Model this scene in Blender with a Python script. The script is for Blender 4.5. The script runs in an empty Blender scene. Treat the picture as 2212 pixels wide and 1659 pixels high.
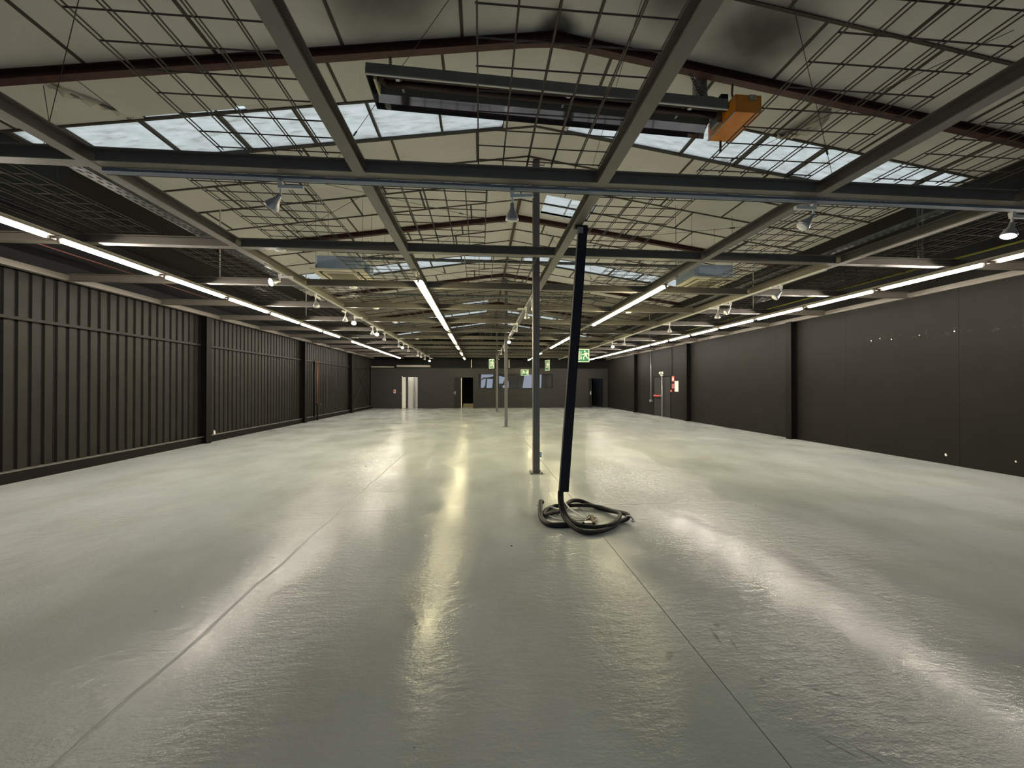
import bpy, math, random
from mathutils import Vector, Matrix

rng = random.Random(7)
sc = bpy.context.scene
col = sc.collection

# ------------------------------------------------------------------ camera
CAM_H = 1.55
YAW = math.atan(68/830.0)
cam_d = bpy.data.cameras.new('camera')
cam_d.sensor_fit = 'HORIZONTAL'; cam_d.sensor_width = 36.0; cam_d.lens = 830/2212*36
cam_d.clip_start = 0.02; cam_d.clip_end = 200
cam = bpy.data.objects.new('camera', cam_d); col.objects.link(cam)
cam.location = (0, 0, CAM_H)
cam.rotation_euler = (math.radians(90)+math.atan(4.5/830), 0, -YAW)
sc.camera = cam

# ------------------------------------------------------------------ world, view
w = bpy.data.worlds.new('overcast_sky'); sc.world = w; w.use_nodes = True
nt = w.node_tree; nt.nodes.clear()
bg = nt.nodes.new('ShaderNodeBackground'); out = nt.nodes.new('ShaderNodeOutputWorld')
bg.inputs[0].default_value = (0.56, 0.74, 1.0, 1); bg.inputs[1].default_value = 1.15
nt.links.new(bg.outputs[0], out.inputs[0])
sc.view_settings.view_transform = 'Standard'; sc.view_settings.look = 'None'
sc.view_settings.gamma = 1.0; sc.view_settings.use_curve_mapping = False
sc.view_settings.exposure = 0.28
TUBE_E = 145.0          # radiance of the fluorescent tubes
SPOT_E = 60.0
cy = sc.cycles
cy.max_bounces = 4; cy.diffuse_bounces = 3; cy.glossy_bounces = 2; cy.transmission_bounces = 3
cy.use_adaptive_sampling = True; cy.adaptive_threshold = .12
cy.sample_clamp_indirect = 4.0; cy.caustics_reflective = False; cy.caustics_refractive = False
cy.use_denoising = True
cy.use_light_tree = True

# ------------------------------------------------------------------ materials
def lin(c):
    return tuple(((x/255)/12.92 if x/255 <= .04045 else (((x/255)+.055)/1.055)**2.4) for x in c)
def newmat(name):
    m = bpy.data.materials.new(name); m.use_nodes = True
    nt = m.node_tree; b = nt.nodes.get('Principled BSDF')
    return m, nt, b
def mat(name, c, rough=.5, metal=0., vary=.12, scale=6., bump=0., emis=None, es=0.):
    m, nt, b = newmat(name)
    tc = nt.nodes.new('ShaderNodeTexCoord')
    n = nt.nodes.new('ShaderNodeTexNoise'); n.inputs['Scale'].default_value = scale; n.inputs['Detail'].default_value = 5
    nt.links.new(tc.outputs['Object'], n.inputs['Vector'])
    r = nt.nodes.new('ShaderNodeValToRGB')
    r.color_ramp.elements[0].position = .3; r.color_ramp.elements[1].position = .7
    r.color_ramp.elements[0].color = (*[x*(1-vary) for x in c], 1)
    r.color_ramp.elements[1].color = (*[min(1, x*(1+vary)) for x in c], 1)
    nt.links.new(n.outputs['Fac'], r.inputs[0]); nt.links.new(r.outputs[0], b.inputs['Base Color'])
    b.inputs['Roughness'].default_value = rough; b.inputs['Metallic'].default_value = metal
    if bump:
        bp = nt.nodes.new('ShaderNodeBump'); bp.inputs['Strength'].default_value = bump; bp.inputs['Distance'].default_value = .01
        nt.links.new(n.outputs['Fac'], bp.inputs['Height']); nt.links.new(bp.outputs[0], b.inputs['Normal'])
    if emis:
        b.inputs['Emission Color'].default_value = (*emis, 1); b.inputs['Emission Strength'].default_value = es
    return m
M = {}
M['black_wall'] = mat('black_wall_paint', (.0125, .0120, .0109), .6, vary=.10, scale=2.2, bump=.05)
M['black_sheet'] = mat('black_sheet_paint', (.0165, .0160, .0143), .5, vary=.15, scale=3, bump=.03)
M['column_black'] = mat('column_black_paint', (.007, .0066, .006), .6)
for k_ in ('black_wall', 'black_sheet', 'column_black'): M[k_].node_tree.nodes['Principled BSDF'].inputs['Specular IOR Level'].default_value = .10
M['back_wall'] = mat('charcoal_wall_paint', (.016, .0152, .0145), .6, vary=.08, scale=1.5)
M['deep_black'] = mat('matt_black', (.006, .006, .006), .8, vary=.1)
M['beam'] = mat('beam_taupe_paint', (.15, .135, .112), .42, vary=.08, scale=4)
M['post'] = mat('post_grey_paint', (.12, .115, .115), .4, vary=.06)
M['rafter'] = mat('red_oxide_paint', (.060, .018, .012), .55, vary=.3, scale=8)
M['wire'] = mat('dark_mesh_wire', (.075, .062, .055), .38, metal=.6)
M['tbar'] = mat('dark_joint_strip', (.050, .040, .028), .7)
M['alu'] = mat('brushed_aluminium', (.42, .43, .45), .38, metal=.6, vary=.05)
M['track_blue'] = mat('blue_grey_track', (.16, .20, .27), .4, metal=.2, vary=.08)
M['tray'] = mat('dull_tray_steel', (.13, .14, .14), .5, metal=.4, vary=.4, scale=12)
M['skirt'] = mat('grey_skirt_steel', (.17, .17, .16), .5, metal=.2)
M['galv'] = mat('galvanised_steel', (.36, .38, .40), .42, metal=.7, vary=.2, scale=20)
M['white'] = mat('white_plastic', (.75, .75, .72), .35, vary=.03)
M['cream'] = mat('cream_plastic', (.72, .66, .47), .4, vary=.04)
M['ac_body'] = mat('blue_grey_casing', (.38, .46, .56), .5, vary=.1)
M['ac_grille'] = mat('dusty_grille', (.30, .27, .17), .6)
M['orange'] = mat('orange_burner_paint', (.70, .24, .018), .4, vary=.15, scale=9)
M['hood'] = mat('grey_hood_steel', (.055, .056, .055), .4, metal=.4)
M['mirror'] = mat('polished_reflector', (.50, .50, .64), .08, metal=1.)
M['sooty'] = mat('sooty_tube', (.030, .012, .009), .6, metal=.2, vary=.3)
M['duct'] = mat('grey_flexible_duct', (.22, .22, .21), .6, metal=.3, vary=.4, scale=30)
M['chain'] = mat('dark_chain', (.04, .035, .03), .5, metal=.6)
M['rubber'] = mat('black_cable_sleeve', (.009, .009, .009), .6, vary=.3, scale=30, bump=.3)
M['trunk'] = mat('dark_navy_trunking', (.008, .009, .016), .75, vary=.2)
M['cable_w'] = mat('white_cable_jacket', (.70, .70, .66), .35)
M['brass'] = mat('dull_brass', (.10, .07, .03), .5, metal=.4)
M['yellow'] = mat('yellow_gas_pipe', (.42, .40, .05), .5)
M['redpipe'] = mat('red_sprinkler_pipe', (.10, .03, .025), .6)
M['copper'] = mat('copper_pipe', (.22, .09, .05), .5, metal=.4)
M['socket'] = mat('pale_blue_socket', (.45, .58, .75), .4)
M['plinth_top'] = mat('worn_plinth_edge', (.11, .11, .10), .6)
M['green'] = mat('sign_green', (.02, .16, .09), .45, vary=.05, emis=(.02, .16, .09), es=.25)
M['sign_cream'] = mat('sign_glow_cream', (.70, .72, .50), .45, vary=.03, emis=(.70, .72, .50), es=.25)
M['sign_red'] = mat('sign_red', (.62, .07, .05), .45, vary=.05)
M['sign_blue'] = mat('sign_blue', (.10, .16, .42), .45, vary=.05)
M['room_white'] = mat('white_room_paint', (.78, .77, .72), .6, vary=.03)
M['pale_wood'] = mat('pale_timber', (.5, .43, .3), .6)
M['foil'] = mat('torn_pale_film', (.55, .51, .42), .5, vary=.2, scale=14)
M['fixture'] = mat('tan_light_rail', (.30, .27, .235), .4, vary=.04)

def emit(name, c, s):
    m = bpy.data.materials.new(name); m.use_nodes = True; nt = m.node_tree; nt.nodes.clear()
    e = nt.nodes.new('ShaderNodeEmission'); o = nt.nodes.new('ShaderNodeOutputMaterial')
    e.inputs[0].default_value = (*c, 1); e.inputs[1].default_value = s
    nt.links.new(e.outputs[0], o.inputs[0]); return m
M['tube_w'] = emit('tube_glow_white', (1.0, .89, .76), TUBE_E)
M['tube_y'] = emit('tube_glow_yellow', (1.0, .88, .50), TUBE_E*.8)
M['bulb_on'] = emit('lit_reflector_bulb', (1.0, .90, .78), SPOT_E)
M['refl_glow'] = emit('reflection_glow', (.27, .30, .36), 1.0)  # glow of the added shapes that imitate reflections in the office glass

def glassy(name, c, alpha_like=.5):
    m, nt, b = newmat(name)
    b.inputs['Base Color'].default_value = (*c, 1); b.inputs['Roughness'].default_value = .05
    b.inputs['Transmission Weight'].default_value = alpha_like; b.inputs['IOR'].default_value = 1.2
    return m
M['glass'] = glassy('dark_office_glass', (.75, .78, .85), .95)

def pane_mat():
    m = bpy.data.materials.new('milky_rooflight'); m.use_nodes = True; nt = m.node_tree; nt.nodes.clear()
    o = nt.nodes.new('ShaderNodeOutputMaterial'); mx = nt.nodes.new('ShaderNodeMixShader')
    t = nt.nodes.new('ShaderNodeBsdfTranslucent'); d = nt.nodes.new('ShaderNodeBsdfPrincipled')
    tc = nt.nodes.new('ShaderNodeTexCoord'); mp = nt.nodes.new('ShaderNodeMapping')
    mp.inputs['Scale'].default_value = (1.2, 4.5, 1)
    n = nt.nodes.new('ShaderNodeTexNoise'); n.inputs['Scale'].default_value = 3.5; n.inputs['Detail'].default_value = 7; n.inputs['Roughness'].default_value = .62
    nt.links.new(tc.outputs['Object'], mp.inputs[0]); nt.links.new(mp.outputs[0], n.inputs['Vector'])
    r = nt.nodes.new('ShaderNodeValToRGB')
    r.color_ramp.elements[0].position = .22; r.color_ramp.elements[0].color = (.56, .52, .42, 1)
    r.color_ramp.elements[1].position = .66; r.color_ramp.elements[1].color = (.98, .90, .80, 1)
    e2 = r.color_ramp.elements.new(.46); e2.color = (.86, .80, .69, 1)
    nt.links.new(n.outputs['Fac'], r.inputs[0]); nt.links.new(r.outputs[0], t.inputs['Color'])
    d.inputs['Base Color'].default_value = (.6, .65, .65, 1); d.inputs['Roughness'].default_value = .4
    mx.inputs[0].default_value = .12
    nt.links.new(t.outputs[0], mx.inputs[1]); nt.links.new(d.outputs[0], mx.inputs[2]); nt.links.new(mx.outputs[0], o.inputs[0])
    return m
M['pane'] = pane_mat()

def board_mat():
    m, nt, b = newmat('cream_ceiling_board')
    g = nt.nodes.new('ShaderNodeNewGeometry')
    n = nt.nodes.new('ShaderNodeTexNoise'); n.inputs['Scale'].default_value = .9; n.inputs['Detail'].default_value = 6
    nt.links.new(g.outputs['Position'], n.inputs['Vector'])
    r = nt.nodes.new('ShaderNodeValToRGB')
    r.color_ramp.elements[0].position = .3; r.color_ramp.elements[0].color = (.60, .578, .522, 1)
    r.color_ramp.elements[1].position = .72; r.color_ramp.elements[1].color = (.70, .676, .615, 1)
    nt.links.new(n.outputs['Fac'], r.inputs[0])
    # soot stains the old heater has left on the boards, plus a dark spot at the ridge
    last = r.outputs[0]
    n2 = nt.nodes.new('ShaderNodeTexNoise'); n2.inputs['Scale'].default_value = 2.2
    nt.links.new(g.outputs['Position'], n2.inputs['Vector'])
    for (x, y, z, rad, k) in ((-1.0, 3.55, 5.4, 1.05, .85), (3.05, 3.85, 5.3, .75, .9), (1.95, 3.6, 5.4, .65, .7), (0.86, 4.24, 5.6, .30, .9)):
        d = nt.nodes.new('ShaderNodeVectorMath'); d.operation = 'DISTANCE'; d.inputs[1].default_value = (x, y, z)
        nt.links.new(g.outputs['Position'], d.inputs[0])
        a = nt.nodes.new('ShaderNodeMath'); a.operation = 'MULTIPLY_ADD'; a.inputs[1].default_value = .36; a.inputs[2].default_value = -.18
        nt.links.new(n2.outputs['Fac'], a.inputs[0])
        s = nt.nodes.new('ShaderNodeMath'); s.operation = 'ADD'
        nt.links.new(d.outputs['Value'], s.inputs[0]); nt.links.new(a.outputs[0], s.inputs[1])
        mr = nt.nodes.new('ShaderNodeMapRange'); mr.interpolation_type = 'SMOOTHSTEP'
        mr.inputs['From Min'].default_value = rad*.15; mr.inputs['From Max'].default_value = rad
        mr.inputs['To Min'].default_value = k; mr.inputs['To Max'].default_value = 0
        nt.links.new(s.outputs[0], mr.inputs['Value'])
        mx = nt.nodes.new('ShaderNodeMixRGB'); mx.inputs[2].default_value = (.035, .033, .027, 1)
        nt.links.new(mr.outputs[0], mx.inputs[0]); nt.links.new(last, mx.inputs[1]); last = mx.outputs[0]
    nt.links.new(last, b.inputs['Base Color'])
    b.inputs['Roughness'].default_value = .75
    return m
M['board'] = board_mat()
M['board_far'] = mat('shaded_ceiling_board', (.24, .22, .175), .8, vary=.2, scale=1.2)  # far boards coloured darker to stand for the weaker light back there

def floor_mat():
    m, nt, b = newmat('painted_concrete_floor')
    N = nt.nodes.new; L = nt.links.new
    g = N('ShaderNodeNewGeometry'); P = g.outputs['Position']
    def noise(scale, detail=5, sx=1, sy=1, rough=.55, dist=0.):
        mp = N('ShaderNodeMapping'); mp.inputs['Scale'].default_value = (sx, sy, 1); L(P, mp.inputs[0])
        n = N('ShaderNodeTexNoise'); n.inputs['Scale'].default_value = scale; n.inputs['Detail'].default_value = detail
        n.inputs['Roughness'].default_value = rough; n.inputs['Distortion'].default_value = dist
        L(mp.outputs[0], n.inputs['Vector']); return n.outputs['Fac']
    big = noise(.32, 6, 1, .8, .6, .6); mid = noise(1.3, 6, 1, .55); fine = noise(40, 3)
    r = N('ShaderNodeValToRGB'); r.color_ramp.elements[0].position = .30; r.color_ramp.elements[0].color = (.38, .42, .428, 1)
    r.color_ramp.elements[1].position = .66; r.color_ramp.elements[1].color = (.49, .525, .522, 1)
    L(big, r.inputs[0])
    r2 = N('ShaderNodeValToRGB'); r2.color_ramp.elements[0].position = .34; r2.color_ramp.elements[0].color = (.85, .85, .82, 1)
    r2.color_ramp.elements[1].position = .58; r2.color_ramp.elements[1].color = (1, 1, 1, 1); L(mid, r2.inputs[0])
    mu = N('ShaderNodeMixRGB'); mu.blend_type = 'MULTIPLY'; mu.inputs[0].default_value = 1; L(r.outputs[0], mu.inputs[1]); L(r2.outputs[0], mu.inputs[2])
    last = mu.outputs[0]
    # scuffs and chips: sparse dark specks
    sp = noise(9, 2, 1, 1); v = N('ShaderNodeTexVoronoi'); v.inputs['Scale'].default_value = 5.5; L(P, v.inputs['Vector'])
    t = N('ShaderNodeMath'); t.operation = 'LESS_THAN'; t.inputs[1].default_value = .035; L(v.outputs['Distance'], t.inputs[0])
    t2 = N('ShaderNodeMath'); t2.operation = 'GREATER_THAN'; t2.inputs[1].default_value = .57; L(sp, t2.inputs[0])
    t3 = N('ShaderNodeMath'); t3.operation = 'MULTIPLY'; L(t.outputs[0], t3.inputs[0]); L(t2.outputs[0], t3.inputs[1])
    t4 = N('ShaderNodeMath'); t4.operation = 'MULTIPLY'; t4.inputs[1].default_value = .6; L(t3.outputs[0], t4.inputs[0])
    mx = N('ShaderNodeMixRGB'); mx.inputs[2].default_value = (.05, .05, .045, 1); L(t4.outputs[0], mx.inputs[0]); L(last, mx.inputs[1]); last = mx.outputs[0]
    # a few black rubber scuffs by the joint
    def stroke(x0, y0, x1, y1, wd, k, soft=0):
        nonlocal last
        dx, dy = x1-x0, y1-y0; ln = math.hypot(dx, dy); a = math.atan2(dy, dx)
        mp = N('ShaderNodeMapping'); mp.vector_type = 'TEXTURE'
        mp.inputs['Location'].default_value = ((x0+x1)/2, (y0+y1)/2, 0); mp.inputs['Rotation'].default_value = (0, 0, a)
        mp.inputs['Scale'].default_value = (ln/2, wd/2, 1); L(P, mp.inputs[0])
        d = N('ShaderNodeVectorMath'); d.operation = 'LENGTH'; L(mp.outputs[0], d.inputs[0])
        q = N('ShaderNodeMath'); q.operation = 'MULTIPLY_ADD'; q.inputs[1].default_value = .8 if soft else 1.8; q.inputs[2].default_value = -.4 if soft else -.8; L(noise(3 if soft else 26, 4), q.inputs[0])
        s = N('ShaderNodeMath'); s.operation = 'ADD'; L(d.outputs['Value'], s.inputs[0]); L(q.outputs[0], s.inputs[1])
        mr = N('ShaderNodeMapRange'); mr.inputs['From Min'].default_value = .0 if soft else .5; mr.interpolation_type = 'SMOOTHSTEP'; mr.inputs['From Max'].default_value = 1.; mr.inputs['To Min'].default_value = k; mr.inputs['To Max'].default_value = 0
        L(s.outputs[0], mr.inputs['Value'])
        mx = N('ShaderNodeMixRGB'); mx.inputs[2].default_value = (.045, .045, .04, 1); L(mr.outputs[0], mx.inputs[0]); L(last, mx.inputs[1]); last = mx.outputs[0]
    for a in ((1.44, 2.18, 1.47, 2.38, .035, .45), (1.50, 2.36, 1.56, 2.40, .05, .45), (1.50, 2.12, 1.53, 2.26, .02, .4), (1.66, 1.86, 1.86, 1.76, .025, .55), (1.84, 1.76, 1.86, 1.68, .012, .4), (1.46, 1.90, 1.50, 1.94, .04, .35), (1.47, 1.62, 1.60, 1.45, .012, .5), (1.56, 1.60, 1.68, 1.42, .012, .5), (1.05, 2.08, 1.12, 2.2, .06, .35), (2.72, 3.75, 2.78, 2.45, .42, .62, 1), (2.2, 4.85, 2.72, 3.55, .34, .5, 1), (-.50, 3.2, -.42, 2.3, .30, .25, 1), (2.0, 3.6, 2.2, 2.9, .5, .3, 1), (4.2, 8.2, 4.6, 6.2, 1.4, .28, 1), (2.9, 8.6, 3.6, 7.2, 1.0, .25, 1)):
        stroke(*a)
    L(last, b.inputs['Base Color'])
    rr = N('ShaderNodeMapRange'); rr.inputs['From Min'].default_value = .3; rr.inputs['From Max'].default_value = .7
    rr.inputs['To Min'].default_value = .08; rr.inputs['To Max'].default_value = .20
    L(noise(1.1, 5, 1, .8), rr.inputs['Value']); L(rr.outputs[0], b.inputs['Roughness'])
    b.inputs['Specular IOR Level'].default_value = .11
    # trowel waves and pitting
    wv = noise(7, 5, 1, 2.2, .6); wf = noise(34, 4, 1, 1.6, .6); und = noise(1.1, 2)
    a1 = N('ShaderNodeMath'); a1.operation = 'MULTIPLY_ADD'; a1.inputs[1].default_value = .30; L(wf, a1.inputs[0]); L(wv, a1.inputs[2])
    a2 = N('ShaderNodeMath'); a2.operation = 'MULTIPLY_ADD'; a2.inputs[1].default_value = 1.2; L(und, a2.inputs[0]); L(a1.outputs[0], a2.inputs[2])
    bp = N('ShaderNodeBump'); bp.inputs['Strength'].default_value = .42; bp.inputs['Distance'].default_value = .009
    pm = N('ShaderNodeMapRange'); pm.inputs['From Min'].default_value = .42; pm.inputs['From Max'].default_value = .62; pm.inputs['To Min'].default_value = .30; pm.inputs['To Max'].default_value = 1.
    L(noise(.55, 3, 1, .8), pm.inputs['Value']); L(pm.outputs[0], bp.inputs['Strength'])
    L(a2.outputs[0], bp.inputs['Height']); L(bp.outputs[0], b.inputs['Normal'])
    return m
M['floor'] = floor_mat()

# ------------------------------------------------------------------ mesh helpers
class MB:
    def __init__(s): s.v = []; s.f = []
    def quadbox(s, p):                         # p: 8 points, bottom 4 then top 4 (ccw)
        b = len(s.v); s.v += [tuple(q) for q in p]
        for f in ((3, 2, 1, 0), (4, 5, 6, 7), (0, 1, 5, 4), (1, 2, 6, 5), (2, 3, 7, 6), (3, 0, 4, 7)):
            s.f.append(tuple(b+i for i in f))
        return s
    def box(s, x0, x1, y0, y1, z0, z1):
        return s.quadbox([(x0, y0, z0), (x1, y0, z0), (x1, y1, z0), (x0, y1, z0), (x0, y0, z1), (x1, y0, z1), (x1, y1, z1), (x0, y1, z1)])
    def tube(s, pts, r, n=8, cap=True):
        pts = [Vector(p) for p in pts]; rs = r if isinstance(r, (list, tuple)) else [r]*len(pts)
        up = None; rings = []
        for i, p in enumerate(pts):
            t = (pts[min(i+1, len(pts)-1)]-pts[max(i-1, 0)]).normalized()
            if up is None: up = Vector((0, 0, 1)) if abs(t.z) < .9 else Vector((1, 0, 0))
            a = (up - t*up.dot(t)).normalized(); bb = t.cross(a); up = a
            base = len(s.v); rings.append(base)
            for k in range(n):
                an = 2*math.pi*k/n+math.pi/n
                s.v.append(tuple(p + (a*math.cos(an)+bb*math.sin(an))*rs[i]))
        for i in range(len(rings)-1):
            for k in range(n):
                s.f.append((rings[i]+k, rings[i]+(k+1) % n, rings[i+1]+(k+1) % n, rings[i+1]+k))
        if cap:
            s.f.append(tuple(rings[0]+k for k in reversed(range(n)))); s.f.append(tuple(rings[-1]+k for k in range(n)))
        return s
    def prism(s, poly, axis, a, b):            # poly in the plane normal to axis
        n = len(poly); base = len(s.v)
        for q in (a, b):
            for (u, v) in poly:
                s.v.append({'x': (q, u, v), 'y': (u, q, v), 'z': (u, v, q)}[axis])
        s.f.append(tuple(base+k for k in reversed(range(n)))); s.f.append(tuple(base+n+k for k in range(n)))
        for k in range(n): s.f.append((base+k, base+(k+1) % n, base+n+(k+1) % n, base+n+k))
        return s
    def build(s, name, m, parent=None, smooth=False, loc=None):
        me = bpy.data.meshes.new(name); me.from_pydata(s.v, [], s.f); me.materials.append(m); me.update()
        import bmesh
        bm = bmesh.new(); bm.from_mesh(me); bmesh.ops.recalc_face_normals(bm, faces=bm.faces); bm.to_mesh(me); bm.free()
        if smooth:
            for p in me.polygons: p.use_smooth = True
        o = bpy.data.objects.new(name, me); col.objects.link(o)
        if parent: o.parent = parent
        if loc: o.location = loc
        return o
def tag(o, label=None, cat=None, group=None, kind=None):
    if label: o['label'] = label
    if cat: o['category'] = cat
    if group: o['group'] = group
    if kind: o['kind'] = kind
    return o
def thing(name, label, cat, loc=(0, 0, 0), rz=0, group=None, kind=None):
    o = bpy.data.objects.new(name, None); col.objects.link(o); o.location = loc; o.rotation_euler = (0, 0, rz)
    o.empty_display_size = .1
    return tag(o, label, cat, group, kind)
def copy_tree(o, parent=None):
    c = o.copy(); col.objects.link(c)
    if parent: c.parent = parent
    for ch in list(KIDS.get(o.name, [])): copy_tree(ch, c)
    return c
KIDS = {}
def kid(parent, o):
    KIDS.setdefault(parent.name, []).append(o); return o
ORD = ['first', 'second', 'third', 'fourth', 'fifth', 'sixth', 'seventh', 'eighth', 'ninth', 'tenth', 'eleventh', 'twelfth', 'thirteenth', 'fourteenth', 'fifteenth', 'sixteenth']
def ibeam(mb, axis, c0, cz, a, b, wd=.105, h=.12, tf=.011, tw=.014):
    """I section: c0 centre across, cz bottom, from a to b along axis"""
    for (u0, u1, z0, z1) in ((c0-wd/2, c0+wd/2, cz, cz+tf), (c0-wd/2, c0+wd/2, cz+h-tf, cz+h), (c0-tw/2, c0+tw/2, cz+tf, cz+h-tf)):
        if axis == 'y': mb.box(u0, u1, a, b, z0, z1)
        else: mb.box(a, b, u0, u1, z0, z1)
    return mb

# ------------------------------------------------------------------ dimensions
XL, XR, YN, YB = -7.55, 9.2, -3.6, 27.2
H = 3.43                      # underside of the steel grid
RX, RZ, SL = .85, 5.63, .145  # ridge
def rz(x): return RZ - SL*abs(x-RX)
GRID_Y = [3.52+1.985*k for k in range(12)]
GRID_X = [-3.30, -1.07, 1.13, 3.34, 5.53]
PITCH = .79; Y0 = 4.37

# ------------------------------------------------------------------ floor
fl = tag(MB().box(XL-.2, XR+.2, YN, 31.5, -.14, -.045).build('floor', M['deep_black']), kind='structure')
xs = [(XL-.1, -1.7204), (-1.7200, 1.257), (1.263, XR+.1)]
ys = [(YN, -1.1), (-1.098, 4.899), (4.901, 10.9), (10.902, 16.9), (16.902, 22.9), (22.902, YB+.02)]
for (x0, x1) in xs:
    for (y0, y1) in ys:
        MB().box(x0, x1, y0, y1, -.05, 0).build('floor_slab', M['floor'], fl)
MB().box(XL-.1, XR+.1, YB+.02, 31.4, -.05, 0).build('floor_slab', M['floor'], fl)
MB().box(1.2565, 1.2635, YN, YB, -.05, -.012).build('joint_sealant', M['deep_black'], fl)

# ------------------------------------------------------------------ roof
HOLES = []   # (x0,x1,y0,y1) rooflights
def sky(row_y0, row_y1, xa=-5.8, xb=7.40, gl=RX-.51, gr=RX+.51):
    HOLES.append((xa, gl, row_y0, row_y1)); HOLES.append((gr, xb, row_y0, row_y1))
S1 = (Y0+PITCH, Y0+2*PITCH); S2 = (Y0+9*PITCH, Y0+10*PITCH)
S3 = (Y0+20*PITCH, Y0+21*PITCH); S4 = (Y0+25*PITCH, Y0+26*PITCH)
sky(*S1); sky(*S2, xa=-5.8, xb=6.6); sky(*S3, xa=-4.6, xb=6.3); sky(*S4)
HOLES.append((1.38, 2.47, 7.93, 8.80))
HOLES.append((-.80, .34, 17.9, 18.5))
GAPH = (-4.18, -2.98, S1[0]-.085, S1[0]-.012)
HOLES.append(GAPH)
def cut(rects, h):
    res = []
    for (x0, x1, y0, y1) in rects:
        hx0, hx1, hy0, hy1 = max(x0, h[0]), min(x1, h[1]), max(y0, h[2]), min(y1, h[3])
        if hx0 >= hx1-1e-6 or hy0 >= hy1-1e-6: res.append((x0, x1, y0, y1)); continue
        if y0 < hy0: res.append((x0, x1, y0, hy0))
        if hy1 < y1: res.append((x0, x1, hy1, y1))
        if x0 < hx0: res.append((x0, hx0, hy0, hy1))
        if hx1 < x1: res.append((hx1, x1, hy0, hy1))
    return [r for r in res if r[1]-r[0] > .05 and r[3]-r[2] > .02]
def cut2(rects, h):
    return [q for q in rects if not (min(q[1], h[1]) > max(q[0], h[0]) and min(q[3], h[3]) > max(q[2], h[2])+.02)]
def slope_box(mb, x0, x1, y0, y1, d0, d1):
    return mb.quadbox([(x0, y0, rz(x0)+d0), (x1, y0, rz(x1)+d0), (x1, y1, rz(x1)+d0), (x0, y1, rz(x0)+d0),
                       (x0, y0, rz(x0)+d1), (x1, y0, rz(x1)+d1), (x1, y1, rz(x1)+d1), (x0, y1, rz(x0)+d1)])
YE = 30.6
NS = int((YE-YN)/PITCH)+1
k_lo = -math.ceil((Y0-YN)/PITCH)
ceil_mb = MB()       # the dark deck the boards are fixed to
backing = []
for k in range(k_lo, k_lo+NS+1):
    for (a, b) in ((XL-.1, RX), (RX, XR+.1)):
        backing.append((a, b, Y0+k*PITCH, Y0+(k+1)*PITCH))
for h in HOLES: backing = cut(backing, h)
for r in backing: slope_box(ceil_mb, *r, .012, .075)
ceil = tag(ceil_mb.build('ceiling', M['tbar']), kind='structure')
far_mb = MB(); n_board = 0
bar_far = MB(); dim_mb = MB()
patt = [0, .62, .25, .95, .45, 1.1]
for k in range(k_lo, k_lo+NS+1):
    y0, y1 = Y0+k*PITCH+.016, Y0+(k+1)*PITCH-.016
    for side in (-1, 1):
        edge = XL if side < 0 else XR
        x = RX + side*.008
        off = patt[(k*5+(0 if side < 0 else 2)) % 6]
        nxt = RX + side*(.50+off*.9 if off else 1.3)
        first = True
        a, b = sorted((edge, RX+side*.004))
        yb_ = Y0+k*PITCH
        if 1.6 < yb_ < 15.5: slope_box(MB(), a, b, yb_-.017, yb_+.017, -.016, .012).build('joint_bar', M['tbar'], ceil)
        else: slope_box(bar_far, a, b, yb_-.015, yb_+.015, -.016, .012)
        while (x-edge)*side < -.02:
            e = nxt if (nxt-edge)*side < 0 else edge
            a, b = (min(x, e)+.008, max(x, e)-.016) if side > 0 else (min(x, e)+.016, max(x, e)-.008)
            rects = [(a, b, y0, y1)]
            for h in HOLES: rects = cut(rects, (h[0]-.012, h[1]+.012, h[2]-.004, h[3]+.004))
            for r in rects:
                if r[1]-r[0] < .06 or r[3]-r[2] < .06: continue
                near = 1.6 < y0 < 13.8
                if near and n_board < 300:
                    mb = MB(); dz = -rng.random()*.006
                    if r[0] < -3.0 and r[1] < -2.9 and r[0] > -5.6 and abs(r[3]-GAPH[2]) < .02: dz = -.03
                    slope_box(mb, *r, dz, .012); mb.build('ceiling_board', M['board'], ceil); n_board += 1
                else:
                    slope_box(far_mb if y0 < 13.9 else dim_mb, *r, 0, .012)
            jr = [(e-.018, e+.018, y0, y1)]
            for h in HOLES: jr = cut2(jr, h)
            for q in jr: slope_box(bar_far, *q, -.010, .012)
            x = e; nxt = e + side*1.3
tag(far_mb.build('ceiling_board_field', M['board'], ceil), kind='stuff')
tag(dim_mb.build('shaded_board_field', M['board_far'], ceil), kind='stuff')
tag(bar_far.build('joint_strips', M['tbar'], ceil), kind='stuff')
# rooflight panes and glazing bars
def rooflight(name, h, step=.925, start=None):
    root = thing(name, None, None, kind='structure')
    x0, x1, y0, y1 = h
    x = x1 if x1 <= RX+.01 else x0
    d = -1 if x1 <= RX+.01 else 1
    while (x0-1e-6 <= x <= x1+1e-6):
        e = x + d*step
        e = max(e, x0) if d < 0 else min(e, x1)
        if abs(e-x) < .05: break
        a, b = min(x, e), max(x, e)
        slope_box(MB(), a+.008, b-.008, y0, y1, .035, .041).build('pane', M['pane'], root)
        if abs(e-(x0 if d < 0 else x1)) > .01:
            slope_box(MB(), e-.014, e+.014, y0, y1, -.012, .045).build('glazing_bar', M['tbar'], root)
        x = e
    return root
for i, h in enumerate(HOLES[:8]): rooflight('window_%d' % (i+1), h)
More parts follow.
